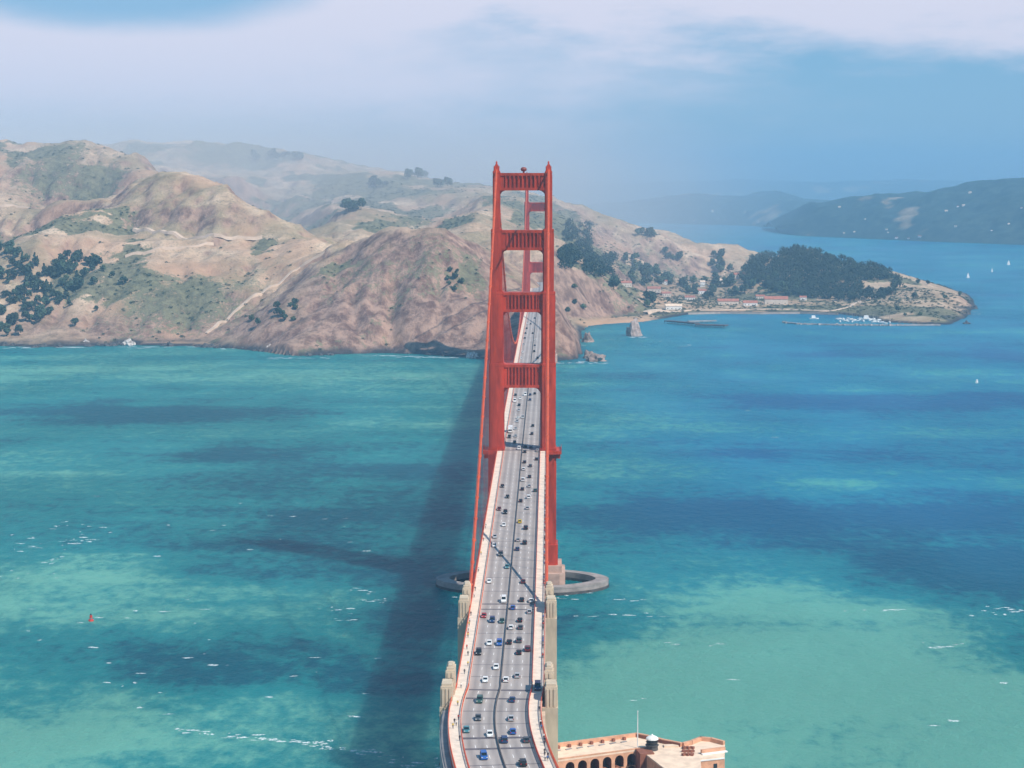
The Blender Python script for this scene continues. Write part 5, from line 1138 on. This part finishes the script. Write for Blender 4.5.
# ------------------------------------------------------------------ roads and tracks over the hills
def track(pts, w, name, mat):
    P = [on_ground(x, y) for x, y in pts]; P = [p for p in P if p is not None]; Q = []
    for a, b_ in zip(P[:-1], P[1:]):
        n_ = max(1, int((b_-a).length/8)); Q += [a.lerp(b_, k/n_) for k in range(n_)]
    Q.append(P[-1]); V = []
    for i, q in enumerate(Q):
        d = (Q[min(i+1, len(Q)-1)]-Q[max(i-1, 0)]); d.z = 0; d.normalize(); nn = Vector((-d.y, d.x, 0))*w/2
        zz = max(ground(q.x, q.y), ground(q.x+nn.x, q.y+nn.y), ground(q.x-nn.x, q.y-nn.y))+1.0
        V += [(q.x+nn.x, q.y+nn.y, zz), (q.x-nn.x, q.y-nn.y, zz), (q.x-nn.x*1.5, q.y-nn.y*1.5, zz-5), (q.x+nn.x*1.5, q.y+nn.y*1.5, zz-5)]
    F = [(i*4+k, i*4+(k+1) % 4, i*4+4+(k+1) % 4, i*4+4+k) for i in range(len(Q)-1) for k in range(4)]
    tag(MB().add(V, F).build(name, mat), kind='structure')
TRK = pbr('pale_dirt_track', (.55, .41, .31), .95, .2, .05)
track([(-40, 208), (0, 208), (30, 208.5)], 8, 'hill_road', TRK); track([(135, 230), (170, 233), (215, 235.5), (262, 237.5)], 8, 'hill_road', TRK)
track([(125, 257), (150, 253), (185, 248), (213, 245)], 5, 'hill_path', TRK); track([(206, 334), (222, 322), (245, 304), (270, 288), (300, 268), (325, 252)], 4, 'hill_path', TRK)
track([(645, 314), (665, 311.5), (690, 310.5), (730, 310), (790, 309.5), (830, 311)], 9, 'shore_road', TRK)
track([(830, 311), (850, 307), (868, 300), (882, 294)], 5, 'hill_path', TRK)

# ------------------------------------------------------------------ banks of marine fog lying over the back country
def fog_bank(c, rad, dens, colr, label):
    me = MB().bx(-rad[0], rad[0], -rad[1], rad[1], 2, rad[2]).mesh('fog_bank', bpy.data.materials.new('fog_air'))
    m_ = me.materials[0]; m_.use_nodes = True; nt = m_.node_tree; nt.nodes.clear()
    t = N(nt, 'ShaderNodeTexCoord'); sp = N(nt, 'ShaderNodeSeparateXYZ'); nt.links.new(t.outputs['Object'], sp.inputs[0])
    nz_ = N(nt, 'ShaderNodeTexNoise', i_Scale=0.0016, i_Detail=3.0); nt.links.new(t.outputs['Object'], nz_.inputs['Vector'])
    ex = [smooth(nt, mth(nt, 'ABSOLUTE', mth(nt, 'DIVIDE', sp.outputs[i], rad[i])), 1.0, lo) for i, lo in ((0, 0.35), (1, 0.72), (2, 0.45))]
    dn = mth(nt, 'MULTIPLY', mth(nt, 'MULTIPLY', ex[0], ex[1]), mth(nt, 'MULTIPLY', ex[2], dens))
    dn = mth(nt, 'MULTIPLY', dn, smooth(nt, nz_.outputs[0], 0.25, 0.6))
    pv = N(nt, 'ShaderNodeVolumePrincipled', i_Anisotropy=-0.35); nt.links.new(dn, pv.inputs['Density']); pv.inputs['Color'].default_value = (*colr, 1)
    ou = N(nt, 'ShaderNodeOutputMaterial'); nt.links.new(pv.outputs[0], ou.inputs['Volume'])
    tag(link('fog_bank', me, None, c), label, 'fog', None, 'stuff')
fog_bank((-1420, 4180, 0), (2050, 2150, 440), 0.0014, (0.95, 0.95, 1.0), 'pale lavender fog drifting over the back hills at left')

fog_bank((2500, 11400, 0), (8500, 6300, 430), 0.00022, (0.42, 0.72, 1.0), 'bluish fog over the farthest inlet behind the bay hills')

# ------------------------------------------------------------------ haze in the air over the strait
mb = MB().bx(-10000, 10000, -1700, 17000, -16, 470)
hz_ = bpy.data.materials.new('haze_air'); hz_.use_nodes = True; nt = hz_.node_tree; nt.nodes.clear()
pv = N(nt, 'ShaderNodeVolumePrincipled', i_Density=0.000095, i_Anisotropy=-0.1); pv.inputs['Color'].default_value = (0.33, 0.68, 1.0, 1)
ou = N(nt, 'ShaderNodeOutputMaterial'); nt.links.new(pv.outputs[0], ou.inputs['Volume'])
tag(mb.build('haze', hz_), 'thin pale blue haze over the whole strait', 'haze', None, 'stuff')
